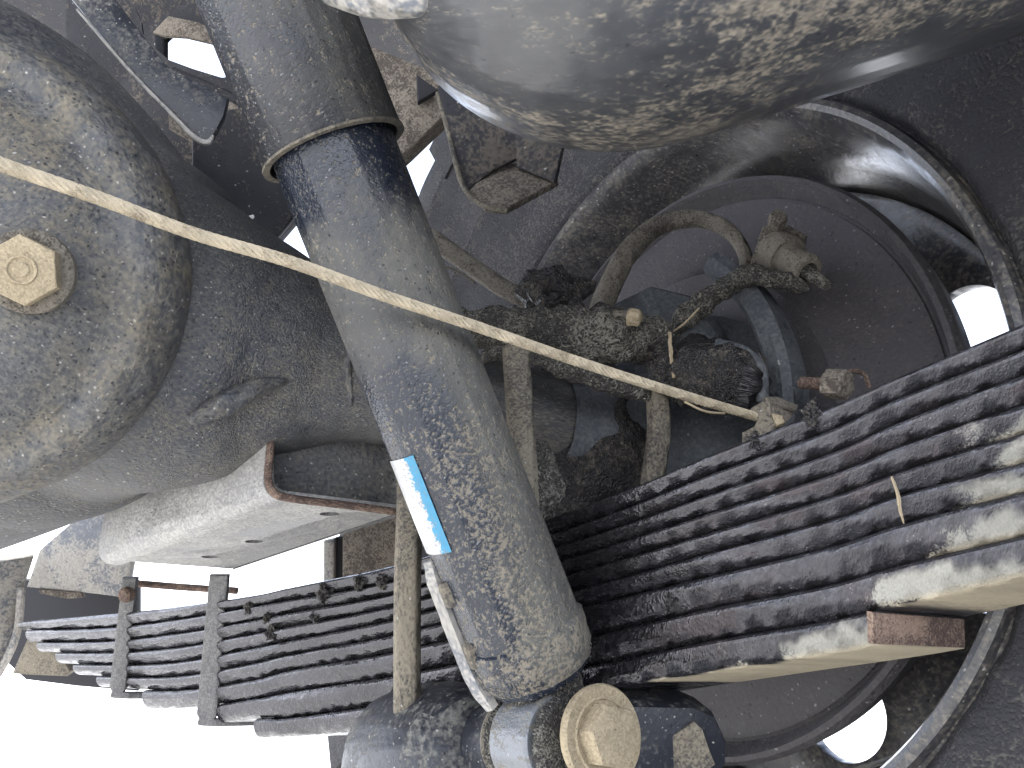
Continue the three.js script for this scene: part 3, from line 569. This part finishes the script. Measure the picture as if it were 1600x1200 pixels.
// ------------------------------------------------------------ wheel: tyre and rim; the brake drum in it
{
  const onW = (a) => CW.clone().addScaledVector(AX, a);
  const t = thing('truck_wheel', 'muddy truck wheel with dusty steel rim at the right', 'wheel', onW(0.1));
  part('tyre', finish(lump(revolve(CW, AX, [[0.05, 0.236], [0.012, 0.2465], [0.004, 0.2495], [-0.001, 0.254], [-0.004, 0.262], [-0.006, 0.28], [-0.012, 0.31], [-0.02, 0.345], [-0.024, 0.352], [-0.022, 0.358], [-0.03, 0.40], [-0.034, 0.44], [-0.036, 0.445], [-0.03, 0.452], [-0.028, 0.48], [-0.026, 0.508], [-0.014, 0.53], [0.004, 0.546], [0.2, 0.55], [0.26, 0.53]], { seg: 260, raw: true }), 0.004, 25), 0.5), M.rubber, t);
  const lugs = [];
  for (let k = 0; k < 44; k++) {
    const a = k / 44 * Math.PI * 2, dir = CU.clone().multiplyScalar(Math.cos(a)).addScaledVector(CVv, Math.sin(a)), tan = AX.clone().cross(dir);
    const g = new THREE.BoxGeometry(0.05, 0.05, 0.09); g.applyMatrix4(new THREE.Matrix4().makeBasis(dir, tan, AX).setPosition(onW(0.052).addScaledVector(dir, 0.541)));
    lugs.push(finish(lump(g, 0.003, 40), 0.6));
    if (k % 2 === 0) { const b2 = new THREE.BoxGeometry(0.07, 0.055, 0.02); b2.applyMatrix4(new THREE.Matrix4().makeBasis(dir, tan, AX).setPosition(onW(-0.027).addScaledVector(dir, 0.47 + (k % 4) * 0.006))); lugs.push(finish(lump(b2, 0.002, 60), 0.6)); }
  }
  const lugGroup = part('tread_blocks', lugs, M.rubber, t); lugGroup.userData.kind = 'stuff';
  const rim = part('rim', revolve(CW, AX, [[0.03, 0.27], [0.01, 0.252], [0.005, 0.2475], [-0.0015, 0.2465], [-0.003, 0.243], [-0.001, 0.2395], [0.004, 0.237], [0.012, 0.2345], [0.03, 0.2325], [0.045, 0.228], [0.06, 0.2245], [0.075, 0.2245], [0.09, 0.219], [0.11, 0.214], [0.15, 0.214]], { seg: 260 }), M.rim, t);
  // disc with hand holes
  const N = 8, outer = 0.2135, inner = 0.1, sh = new THREE.Shape(), a0 = 1.06;
  sh.absarc(0, 0, outer, 0, Math.PI * 2, false);
  const ih = new THREE.Path(); ih.absarc(0, 0, inner, 0, Math.PI * 2, true); sh.holes.push(ih);
  for (let k = 0; k < N; k++) {
    const a = a0 + k * Math.PI * 2 / N, c = [Math.cos(a) * 0.181, Math.sin(a) * 0.181], h = new THREE.Path();
    h.absellipse(c[0], c[1], 0.029, 0.031, 0, Math.PI * 2, true, a); sh.holes.push(h);
  }
  const disc = new THREE.ExtrudeGeometry(sh, { depth: 0.008, bevelEnabled: true, bevelSize: 0.001, bevelThickness: 0.001, bevelSegments: 2, curveSegments: 96 });
  disc.applyMatrix4(new THREE.Matrix4().makeBasis(CU, CVv, CU.clone().cross(CVv)).setPosition(onW(0.11)));
  part('wheel_disc', finish(disc, 0.5), M.rim, rim);
  // brake drum
  const d = thing('brake_drum', 'dark speckled brake drum filling the middle of the rim', 'brake drum', onW(0.03));
  part('drum_shell', revolve(CW, AX, [[0.04, 0.09], [0.04, 0.19], [0.036, 0.1935], [0.027, 0.196], [0.0235, 0.1985], [0.0245, 0.2015], [0.03, 0.2035], [0.045, 0.2], [0.06, 0.188], [0.08, 0.165], [0.1, 0.15], [0.1, 0.03]], { seg: 200 }), M.drum, d);
  part('backing_plate', revolve(CW, AX, [[0.02, 0.02], [0.02, 0.13], [0.03, 0.142], [0.034, 0.165], [0.038, 0.188]], { seg: 160 }), M.drum, d);
  // hub and knuckle
  const kx = thing('steering_knuckle', 'blue grey steering knuckle with curved rim in the middle of the wheel', 'knuckle', onW(-0.02));
  part('knuckle_body', lumpFinish(revolve(CW, AX, [[0.02, 0.1], [0.012, 0.098], [0, 0.09], [-0.02, 0.08], [-0.045, 0.06], [-0.06, 0.045], [-0.1, 0.036]], { seg: 90, raw: true }), 0.006, 18), M.knuckle, kx);
  part('guard_ring', revolve(CW, AX, [[-0.012, 0.135], [-0.03, 0.138], [-0.034, 0.134], [-0.034, 0.126], [-0.03, 0.122], [-0.012, 0.122]], { seg: 80, ref: CU, from: 0.75, to: 1.95 }), M.knuckle, kx);
  part('flange', plate(PL([[955, 475, 0.56], [1015, 446, 0.55], [1085, 462, 0.535], [1110, 520, 0.53], [1090, 600, 0.53], [960, 600, 0.55]]), 0.02, { bevel: 0.004 }), M.knuckle, kx);
  part('ball_joint', lumpFinish(revolve(P(1105, 545, 0.51), cv(0.6, 0.2, -0.6), [[-0.03, 0.016], [-0.004, 0.022], [0.004, 0.02], [0.008, 0.014], [0.01, 0.0001]], { seg: 30, raw: true }), 0.001, 80), M.knuckle, kx);
}

// ------------------------------------------------------------ brake gear around the knuckle
{
  const h = thing('brake_hose', 'curved dusty brown brake hose arching over the knuckle', 'hose', P(935, 490, 0.56));
  part('hose', bar(PL([[925, 520, 0.535], [950, 455, 0.545], [985, 390, 0.555], [1030, 352, 0.56], [1085, 342, 0.555], [1135, 358, 0.545], [1165, 400, 0.535], [1160, 440, 0.53]]), [0.0075, 0.0078, 0.0075, 0.0068, 0.006, 0.0052, 0.0045, 0.004], { seg: 18, n: 70, rough: 0.0006, freq: 120 }), M.hoseTan, h);
  const w = thing('wheel_cylinder', 'dusty brake wheel cylinder with short pipe stub beside the hose', 'brake cylinder', P(1230, 400, 0.5));
  part('mount', plate(PL([[1192, 352, 0.505], [1222, 345, 0.502], [1262, 368, 0.497], [1256, 392, 0.497], [1222, 400, 0.5], [1190, 445, 0.502], [1162, 438, 0.506]]), 0.01, { bevel: 0.002 }), M.hoseTan, w);
  const ca = P(1228, 402, 0.492), cd = P(1275, 434, 0.47).sub(ca);
  part('body', revolve(ca, cd, [[-0.012, 0.013], [0.0, 0.0135], [0.002, 0.0125], [0.002, 0.0105], [0.0035, 0.0095], [0.016, 0.0092], [0.0175, 0.0105], [0.02, 0.0102], [0.0215, 0.0085], [0.0215, 0.006], [0.018, 0.0055], [0.018, 0.0001]], { seg: 40 }), M.hoseTan, w);
  part('stub', bar([ca.clone().addScaledVector(cd.clone().normalize(), 0.018), P(1292, 446, 0.462)], [0.0045, 0.003], { seg: 12, rough: 0.001, freq: 200 }), M.mud, w);
  part('bolt', hexHead(P(1213, 348, 0.492), cv(0, 0.5, -0.8), 0.0055, 0.006), M.hoseTan, w);
  const m = thing('mud_caked_hose', 'mud caked hose stub reaching from the knuckle towards the cylinder', 'hose', P(1045, 525, 0.5));
  part('hose', bar(PL([[1040, 528, 0.5], [1075, 492, 0.497], [1120, 458, 0.492], [1165, 432, 0.486], [1215, 438, 0.478], [1262, 452, 0.47]]), [0.0045, 0.0068, 0.0065, 0.0066, 0.0062, 0.0025], { seg: 18, n: 60, rough: 0.0042, freq: 110 }), M.mud, m);
  part('straw', bar(PL([[1038, 526, 0.488], [1066, 508, 0.485], [1092, 482, 0.483]]), 0.0007, { seg: 6 }), M.straw, m);
  const p = thing('brake_pipe_bracket', 'mud caked arm along the axle behind the shock absorber', 'bracket', P(820, 520, 0.47));
  part('arm', bar(PL([[700, 515, 0.455], [780, 512, 0.457], [860, 515, 0.465], [950, 522, 0.475], [1030, 535, 0.485]]), [0.01, 0.0105, 0.013, 0.016, 0.012], { seg: 26, n: 90, rough: 0.007, freq: 75 }), M.mud, p);
  part('lower_strip', bar(PL([[755, 556, 0.44], [800, 548, 0.442], [850, 560, 0.448], [900, 578, 0.455], [960, 600, 0.465], [1025, 618, 0.475]]), [0.003, 0.0045, 0.005, 0.0065, 0.0065, 0.004], { seg: 16, n: 70, rough: 0.004, freq: 100 }), M.mud, p);
  part('tube_stub', bar(PL([[952, 495, 0.47], [995, 496, 0.462]]), 0.0042, { seg: 14 }), M.hoseTan, p);
  part('tan_clip', bar(PL([[985, 495, 0.458], [997, 497, 0.456]]), 0.005, { seg: 10, rough: 0.001, freq: 200 }), M.tan, p);
  part('mud_tuft', finish(lump(new THREE.IcosahedronGeometry(0.018, 5).translate(...P(865, 470, 0.475).toArray()), 0.016, 90), 0.3), M.grease, p);
  const b = thing('brake_chamber', 'greasy lumpy black cylinder behind the cable end', 'brake chamber', P(1110, 590, 0.46));
  part('barrel', bar(PL([[1030, 575, 0.475], [1080, 582, 0.465], [1130, 590, 0.455], [1172, 600, 0.447]]), [0.014, 0.02, 0.021, 0.017], { seg: 36, n: 70, rough: 0.008, freq: 90 }), M.grease, b);
  part('end_rim', bar(PL([[1120, 538, 0.45], [1160, 550, 0.444], [1187, 575, 0.44], [1192, 625, 0.438]]), 0.0035, { seg: 12, rough: 0.001, freq: 150 }), M.knuckle, b);
  part('root', bar(PL([[1046, 520, 0.455], [1048, 550, 0.452], [1053, 590, 0.45]]), 0.0011, { seg: 6, rough: 0.0008, freq: 300 }), M.straw, b);
  const a = thing('adjuster_bolt', 'short rusty threaded bolt standing above the top leaf', 'bolt', P(1290, 600, 0.43));
  const A = P(1250, 598, 0.436), Bv = P(1305, 601, 0.42), ad = Bv.clone().sub(A), pr = []; for (let i = 0; i <= 24; i++) pr.push([ad.length() * i / 24, i % 2 ? 0.0034 : 0.0026]);
  part('thread', revolve(A, ad, pr, { seg: 16 }), M.rust, a);
  part('nut', lumpFinish(hexHead(P(1298, 600, 0.422), ad, 0.0078, 0.009, 0.3), 0.0012, 150), M.brown, a);
  part('wire', bar(PL([[1310, 590, 0.42], [1330, 580, 0.425], [1350, 585, 0.43], [1358, 605, 0.43]]), 0.0012, { seg: 6 }), M.rust, a);
  // clods of mud on the axle beam
  const c = thing('spring_pad', 'dark mud smeared axle pad between the U-bolt legs', 'axle pad', P(930, 700, 0.5));
  part('pad', finish(lump(new THREE.IcosahedronGeometry(0.04, 24).scale(1.35, 1.3, 0.8).translate(...P(915, 690, 0.528).toArray()), 0.01, 26), 0.9), M.grease, c);
  const e = thing('mud_clod', 'brown clod of dried mud beside the U-bolt right of the shock absorber', 'mud', P(848, 760, 0.43));
  part('clod', finish(lump(new THREE.IcosahedronGeometry(0.0125, 10).scale(0.8, 1.7, 1).translate(...P(848, 752, 0.428).toArray()), 0.008, 90), 0.8), M.mud, e);
}

// ------------------------------------------------------------ U-bolts
{
  const g = 'U-bolts clamping the axle to the spring', rr = 0.0074;
  const u1 = thing('u_bolt', 'dusty U-bolt with one leg left of the shock absorber', 'U-bolt', P(637, 1090, 0.43), g);
  part('leg', bar(PL([[641, 700, 0.452], [640, 800, 0.44], [637, 900, 0.43], [636, 1100, 0.428], [636, 1190, 0.43]]), 0.0071, { seg: 24, n: 40 }), M.rod, u1);
  const u2 = thing('u_bolt', 'dusty U-bolt whose legs stand right of the shock absorber', 'U-bolt', P(815, 760, 0.42), g);
  part('leg', bar(PL([[806, 545, 0.425], [812, 640, 0.418], [818, 740, 0.408], [830, 1000, 0.395]]), 0.0071, { seg: 24, n: 40 }), M.rod, u2);
  part('leg', bar(PL([[1028, 615, 0.475], [1029, 680, 0.47], [1020, 750, 0.465], [1018, 800, 0.463]]), 0.0068, { seg: 24, n: 40 }), M.rod, u2);
}

// ------------------------------------------------------------ lower spring plate and mount
{
  const t = thing('spring_plate', 'worn black clamp plate under the spring beside the lower shock bolt', 'spring plate', P(700, 1200, 0.4));
  const b = cv(0.56, 0.3, -0.77), O = P(735, 1205, 0.415);
  part('mount_boss', lumpFinish(revolve(O, b, [[-0.07, 0.04], [-0.05, 0.043], [-0.02, 0.043], [0.0, 0.041], [0.012, 0.036], [0.018, 0.026], [0.02, 0.0001]], { seg: 90, raw: true }), 0.0016, 50), M.blackPaint, t);
  part('stud_tube', revolve(P(800, 1168, 0.395), b, [[-0.03, 0.02], [0.01, 0.0195], [0.012, 0.018], [0.012, 0.004]], { seg: 48 }), M.blackPaint, t);
  part('clamp_lobe', plate(PL([[900, 1100, 0.385], [1085, 1103, 0.4], [1120, 1118, 0.402], [1140, 1160, 0.403], [1140, 1195, 0.403], [1120, 1230, 0.402], [900, 1240, 0.385]]), 0.03, { bevel: 0.005 }), M.blackPaint, t);
  const c0 = onPlane(1085, 1160, P(1085, 1160, 0.4), P(900, 1100, 0.385).sub(P(1085, 1103, 0.4)).cross(P(1140, 1195, 0.403).sub(P(1085, 1103, 0.4))).normalize());
  part('bare_patch', plate([[1040, 1155], [1062, 1143], [1085, 1128], [1098, 1140], [1108, 1170], [1118, 1195], [1090, 1215], [1040, 1210]].map(([x, y]) => P(x, y, 0.3965)), 0.002, { bevel: 0.0006 }), M.rod, t, 'pale olive patch where the paint has worn away');
}

// ------------------------------------------------------------ brake cable and its anchor
{
  const t = thing('brake_cable', 'cream braided brake cable stretched across the picture to the wheel', 'cable', P(600, 460, 0.325));
  const ids = [[-60, 232, 3.95], [0, 256, 3.86], [150, 308, 3.66], [300, 364, 3.46], [450, 408, 3.28], [600, 462, 3.1], [750, 512, 2.92], [900, 564, 2.74], [1050, 612, 2.56], [1184, 652, 2.4]].map(([x, y, i]) => P(x, y, 1 / i));
  const curve = new THREE.CatmullRomCurve3(ids, false, 'centripetal'), n = 900, fr = curve.computeFrenetFrames(n, false), strands = [];
  part('core', bar(ids, 0.0019, { seg: 10, n: 120 }), M.straw, t);
  for (let s = 0; s < 7; s++) {                                              // laid strands
    const pts = [], r = 0.00152, tw = curve.getLength() / 0.021;
    for (let i = 0; i <= n; i++) {
      const a = (i / n) * tw * Math.PI * 2 + s * Math.PI * 2 / 7;
      pts.push(curve.getPointAt(i / n).addScaledVector(fr.normals[i], Math.cos(a) * r).addScaledVector(fr.binormals[i], Math.sin(a) * r));
    }
    const rings = pts.map((p, i) => { const T = pts[Math.min(n, i + 1)].clone().sub(pts[Math.max(0, i - 1)]).normalize(), N = fr.normals[i].clone().addScaledVector(T, -fr.normals[i].dot(T)).normalize(), B = T.clone().cross(N); return Array.from({ length: 6 }, (_, j) => p.clone().addScaledVector(N, Math.cos(j * Math.PI / 3) * 0.00098).addScaledVector(B, Math.sin(j * Math.PI / 3) * 0.00098)); });
    part('strand', finish(grid(rings, true, true, true), 1.2), M.cable ??= dirty({ s: 211, N: 512, size: 0.03, f: 4, amount: 0.75, base: [0.24, 0.195, 0.13], dirt: [0.42, 0.355, 0.255], rb: 0.7, pits: 160, chips: 40, bump: 0.0002 }), t);
  }
  part('loose_wire', bar(PL([[1070, 628, 0.39], [1100, 642, 0.392], [1132, 646, 0.4]]), 0.0006, { seg: 6 }), M.straw, t);
  const a = thing('cable_anchor', 'folded dusty steel anchor holding the cable end behind the top leaf', 'bracket', P(1200, 660, 0.41));
  part('front_leaf', plate(PL([[1170, 636, 0.418], [1196, 620, 0.414], [1200, 645, 0.41], [1214, 664, 0.405], [1190, 700, 0.402], [1158, 700, 0.41], [1158, 675, 0.415], [1180, 668, 0.413], [1186, 655, 0.414], [1172, 645, 0.418]]), 0.004, { bevel: 0.0008 }), M.rod, a);
  part('top_leaf', plate(PL([[1196, 619, 0.413], [1215, 619, 0.42], [1248, 633, 0.425], [1246, 640, 0.42], [1205, 630, 0.411]]), 0.003, { bevel: 0.0006 }), M.hoseTan, a);
  part('side_leaf', plate(PL([[1200, 632, 0.411], [1246, 641, 0.424], [1232, 655, 0.42], [1222, 668, 0.41], [1208, 660, 0.406]]), 0.003, { bevel: 0.0006 }), M.brown, a);
  part('tab', plate(PL([[1205, 645, 0.407], [1222, 648, 0.404], [1227, 660, 0.402], [1212, 665, 0.402]]), 0.003, { bevel: 0.0008 }), M.tan, a);
}

// ------------------------------------------------------------ tank overhead
{
  const t = thing('air_tank', 'glossy black tank with tan dust blotches at the top right', 'tank', P(1200, 0, 0.31));
  const d = 0.31, r = 348 * d / F, A = P(1000, -130, d), B = P(1600, -316, d), e = B.clone().sub(A);
  const prof = [];
  for (let i = 0; i <= 26; i++) { const a = i / 26 * Math.PI / 2; prof.push([-Math.cos(a) * r * 1.2, Math.max(0.0001, Math.pow(Math.sin(a), 1.02) * r)]); }
  prof.push([0.004, r * 1.002], [0.1, r * 0.995], [0.3, r * 0.985], [0.5, r * 0.98]);
  part('shell', tankShell(A, e, prof, r), tankMat(r), t);
  const s = thing('pale_pipe', 'pale grey pipe end showing above the left end of the tank', 'pipe', P(630, 0, 0.29));
  part('pipe', bar(PL([[520, -30, 0.3], [570, -14, 0.295], [620, -12, 0.285], [680, -22, 0.28], [740, -60, 0.28]]), 0.0085, { seg: 24, n: 40 }), M.greyPaint, s);
}

function tankShell(A, e, prof, r) {
  const [ee, u, v] = basis(e, A.clone().sub(camera.position).negate()), seg = 200, rings = [], s = v.dot(V3(0, -1, 0)) > 0 ? 1 : -1;
  for (const [a, q] of prof) rings.push(Array.from({ length: seg + 1 }, (_, k) => { const t = (k / seg - 0.5) * Math.PI * 2; return A.clone().addScaledVector(ee, a).addScaledVector(u, q * Math.cos(t)).addScaledVector(v, s * q * Math.sin(t)); }));
  const arc = [0]; for (let i = 1; i < prof.length; i++) arc.push(arc[i - 1] + Math.hypot(prof[i][0] - prof[i - 1][0], prof[i][1] - prof[i - 1][1]));
  return toCreasedNormals(grid(rings, false, false, false, (i, k) => [k / seg, arc[i] / 0.4]).toNonIndexed(), 0.9);
}
/** black gloss paint, grey film, and tan blotches of dried spray on the middle of the tank */
function tankMat(r) {
  const w = 2048, h = 1024, N = 512, lo = fbm(N, 5, 5, 501), mid = fbm(N, 22, 4, 511), hi = fbm(N, 90, 2, 521, 0.8), big = fbm(N, 3, 4, 531), pit = specks(1024, 900, 1, 3, 541);
  const col = new Uint8Array(w * h * 4), rg = new Uint8Array(w * h * 4);
  for (let y = 0; y < h; y++) for (let x = 0; x < w; x++) {
    const i = y * w + x, t = (x / w - 0.5) * 2 * Math.PI, arc = y / h * 0.4, j = (y % N) * N + (x % N), j2 = ((y >> 1) % N) * N + ((x >> 1) % N), k = (y % 1024) * 1024 + (x % 1024);
    const a = arc - r * 1.72, e1 = (big[j2] - 0.5) * 0.1;                        // a: along the tank from where the end starts to round
    let tan = sm(-0.06, 0.03, a + e1) * (1 - sm(0.5, 0.95, t + (lo[j] - 0.5) * 0.9)) * 0.62 + 0.5 * sm(0.55, 1.0, t + e1 * 2) * (1 - sm(1.15, 1.4, t + e1 * 3)) * (1 - sm(-0.02, 0.09, a + e1));
    tan = sm(0.42, 0.74, lo[j] * 0.2 + mid[j] * 0.36 + hi[j] * 0.44 + (tan - 0.42) * 0.36);
    const film = Math.min(1, 0.3 + 0.55 * big[j2] + 0.3 * (mid[j] - 0.5)) * (1 - 0.5 * sm(1.1, 1.4, t) * sm(0.02, 0.1, a));
    const g = [0.1, 0.098, 0.094], b = [0.02, 0.024, 0.034], tn = [0.33, 0.28, 0.21];
    for (let c = 0; c < 3; c++) { let q = lerp(b[c], g[c] * (0.8 + 0.4 * mid[j]), film * 0.75); q = lerp(q, tn[c] * (0.6 + 0.7 * hi[j]), tan * 0.62); q *= 1 - 0.55 * pit[k]; col[i * 4 + c] = s8(q); }
    col[i * 4 + 3] = 255;
    rg[i * 4 + 1] = Math.round(255 * Math.min(1, lerp(0.2 + 0.26 * film, 0.85, tan))); rg[i * 4] = Math.round(255 * Math.min(1, Math.max(0, 0.4 + 0.2 * tan + (hi[j] - 0.5) * 0.25 * film - 0.2 * pit[k]))); rg[i * 4 + 3] = 255;
  }
  const hr = tex(rg, w, h, false, false);
  return new THREE.MeshPhysicalMaterial({ map: tex(col, w, h, true, false), roughnessMap: hr, roughness: 1, bumpMap: hr, bumpScale: 0.0003, clearcoat: 0.35, clearcoatRoughness: 0.2 });
}

// ------------------------------------------------------------ chassis parts behind the shock absorber
{
  const t = thing('stop_bracket', 'folded dark steel bump stop bracket hanging below the tank', 'bracket', P(790, 320, 0.5));
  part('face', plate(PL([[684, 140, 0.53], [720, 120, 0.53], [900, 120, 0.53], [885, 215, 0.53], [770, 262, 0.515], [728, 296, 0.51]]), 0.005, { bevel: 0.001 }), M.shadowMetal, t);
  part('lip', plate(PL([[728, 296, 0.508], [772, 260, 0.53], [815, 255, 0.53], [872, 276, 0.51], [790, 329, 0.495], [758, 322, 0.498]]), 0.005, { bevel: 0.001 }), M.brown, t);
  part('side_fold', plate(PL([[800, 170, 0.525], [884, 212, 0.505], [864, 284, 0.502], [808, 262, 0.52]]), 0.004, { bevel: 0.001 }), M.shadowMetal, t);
  part('left_edge', bar(PL([[684, 145, 0.53], [700, 205, 0.522], [726, 295, 0.508], [758, 322, 0.497], [792, 329, 0.495]]), 0.0016, { seg: 8 }), M.rod, t);
  const b = thing('cross_member', 'tan dusty chassis beam slanting behind the dust cover', 'beam', P(620, 200, 0.72));
  part('beam', plate(PL([[560, 60, 0.72], [640, 95, 0.72], [705, 120, 0.72], [700, 178, 0.72], [640, 232, 0.71], [560, 300, 0.7], [500, 336, 0.7], [455, 330, 0.7], [520, 200, 0.71]]), 0.03, { bevel: 0.003 }), M.brown, b);
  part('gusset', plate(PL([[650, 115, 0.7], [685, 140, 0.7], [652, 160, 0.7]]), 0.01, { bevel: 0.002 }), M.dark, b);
  part('rear_flange', plate(PL([[300, 180, 0.66], [470, 150, 0.68], [470, 325, 0.68], [418, 388, 0.67], [380, 420, 0.66], [300, 330, 0.66]]), 0.02, { bevel: 0.003 }), M.shadowMetal, b);
  const s = thing('stay_bar', 'flat dark stay bar ending in a bright rounded tip at the upper left', 'stay', P(325, 220, 0.56));
  part('bar', plate(PL([[80, -40, 0.58], [150, -40, 0.58], [262, 105, 0.57], [355, 150, 0.565], [348, 180, 0.562], [332, 214, 0.56], [322, 224, 0.56], [310, 218, 0.56], [205, 112, 0.565]]), 0.006, { bevel: 0.0015 }), M.blackPaint, s);
  part('lit_edge', bar(PL([[120, 15, 0.573], [205, 113, 0.564], [262, 172, 0.56], [312, 220, 0.558], [326, 222, 0.558], [333, 212, 0.559]]), [0.0008, 0.0012, 0.0014, 0.002, 0.002, 0.001], { seg: 8, n: 40 }), M.greyPaint, s);
  const f = thing('frame_rail', 'dark frame rail with an oblong opening at the upper left', 'frame rail', P(300, 150, 0.8));
  const opening = PL([[238, 45, 0.8], [262, 22, 0.8], [300, 28, 0.8], [352, 55, 0.8], [380, 90, 0.8], [352, 128, 0.8], [300, 112, 0.8], [262, 98, 0.8], [238, 78, 0.8]]);
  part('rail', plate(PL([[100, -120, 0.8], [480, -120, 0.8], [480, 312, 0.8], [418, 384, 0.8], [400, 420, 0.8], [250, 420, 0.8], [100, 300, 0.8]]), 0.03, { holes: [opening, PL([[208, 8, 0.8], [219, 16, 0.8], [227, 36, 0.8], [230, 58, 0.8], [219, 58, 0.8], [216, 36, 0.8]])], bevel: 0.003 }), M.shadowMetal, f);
  part('opening_lip', plate(PL([[238, 50, 0.79], [262, 24, 0.79], [310, 34, 0.79], [360, 62, 0.79], [340, 70, 0.79], [290, 58, 0.79], [256, 56, 0.79]]), 0.006, { bevel: 0.0015 }), M.brown, f);
  part('channel', bar(PL([[270, 115, 0.73], [330, 140, 0.73], [400, 172, 0.73]]), 0.006, { seg: 10 }), M.shadowMetal, f);
  part('stiffener', plate(PL([[258, 112, 0.72], [375, 165, 0.72], [395, 262, 0.72], [345, 240, 0.72], [305, 225, 0.72], [262, 200, 0.72]]), 0.012, { bevel: 0.003 }), M.brown, f);
  part('bolt', hexHead(P(393, 252, 0.7), cv(-0.3, -0.4, -0.85), 0.009, 0.008), M.hoseTan, f);
  part('bolt', revolve(P(382, 218, 0.7), cv(-0.3, -0.4, -0.85), [[0, 0.014], [0.008, 0.013], [0.008, 0.008], [0.002, 0.007], [0.002, 0.0001]], { seg: 24 }), M.shadowMetal, f);
  const z = thing('plastic_tie', 'small pale plastic tie end on the dark rail', 'cable tie', P(372, 340, 0.62));
  part('tie', bar(PL([[350, 334, 0.64], [365, 341, 0.635], [382, 343, 0.635], [396, 338, 0.635]]), [0.001, 0.0022, 0.0024, 0.0014], { seg: 8, flat: 0.5 }), M.white, z);
  const q = thing('brake_line', 'thin dusty steel line dropping behind the shock absorber to the axle arm', 'pipe', P(760, 430, 0.55));
  part('line', bar(PL([[672, 370, 0.56], [730, 412, 0.555], [790, 452, 0.545], [830, 470, 0.535]]), 0.0062, { seg: 16, n: 30, rough: 0.0006, freq: 100 }), M.hoseTan, q);
  part('wire', bar(PL([[690, 414, 0.55], [715, 424, 0.55], [742, 442, 0.548]]), 0.0009, { seg: 6 }), M.rod, q);
  // mud flap behind the tyre's edge
}

// ------------------------------------------------------------ spring hanger and far pieces at the lower left
{
  const t = thing('spring_hanger', 'grey spring hanger around the far end of the leaf spring', 'hanger', P(80, 1000, 0.85));
  part('front_panel', plate(PL([[60, 860, 0.86], [130, 800, 0.86], [220, 800, 0.86], [196, 935, 0.86], [150, 929, 0.86], [40, 918, 0.86]]), 0.012, { bevel: 0.003 }), M.greyPaint, t);
  part('side_panel', plate(PL([[-40, 880, 0.8], [62, 870, 0.84], [34, 920, 0.84], [25, 990, 0.835], [-10, 1060, 0.82], [-40, 1080, 0.8]]), 0.01, { bevel: 0.003 }), M.greyPaint, t);
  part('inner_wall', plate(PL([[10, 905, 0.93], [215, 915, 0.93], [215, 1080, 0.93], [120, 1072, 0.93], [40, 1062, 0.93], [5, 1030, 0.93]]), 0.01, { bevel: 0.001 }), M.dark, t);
  part('inner_lip', plate(PL([[60, 921, 0.858], [128, 926, 0.858], [130, 934, 0.858], [105, 936, 0.858], [62, 928, 0.858]]), 0.006, { bevel: 0.001 }), M.brown, t);
  part('shackle_block', plate(PL([[38, 1000, 0.79], [72, 997, 0.79], [92, 1015, 0.79], [110, 1050, 0.79], [100, 1060, 0.79], [14, 1056, 0.79]]), 0.05, { bevel: 0.006 }), M.rod, t, 'pale block at the end of the leaves');
  part('side_edge', bar(PL([[34, 918, 0.834], [26, 990, 0.83], [10, 1030, 0.825], [-20, 1080, 0.82]]), 0.004, { seg: 10 }), M.greyPaint, t);
  part('lower_wire', bar(PL([[196, 910, 0.9], [280, 917, 0.9], [370, 923, 0.9]]), 0.004, { seg: 10 }), M.rust, t);
  const b = thing('far_bracket', 'brown grey bracket standing behind the spring left of the U-bolt', 'bracket', P(575, 880, 0.8));
  part('panel', plate(PL([[535, 836, 0.82], [640, 800, 0.82], [640, 930, 0.82], [535, 930, 0.82]]), 0.02, { bevel: 0.002 }), M.brown, b);
  part('slot_wall', plate(PL([[505, 846, 0.84], [522, 842, 0.84], [522, 930, 0.84], [505, 930, 0.84]]), 0.012, { bevel: 0.002 }), M.greyPaint, b);
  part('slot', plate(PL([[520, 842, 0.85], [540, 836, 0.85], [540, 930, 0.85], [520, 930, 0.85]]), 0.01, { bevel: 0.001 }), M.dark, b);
  const p = thing('far_post', 'small grey post far beyond the spring at the bottom edge', 'post', P(545, 1230, 2.2));
  part('post', plate(PL([[520, 1170, 2.2], [556, 1164, 2.2], [562, 1260, 2.2], [534, 1260, 2.2]]), 0.05, { bevel: 0.006 }), M.greyPaint, p);
}

renderer.render(scene, camera);
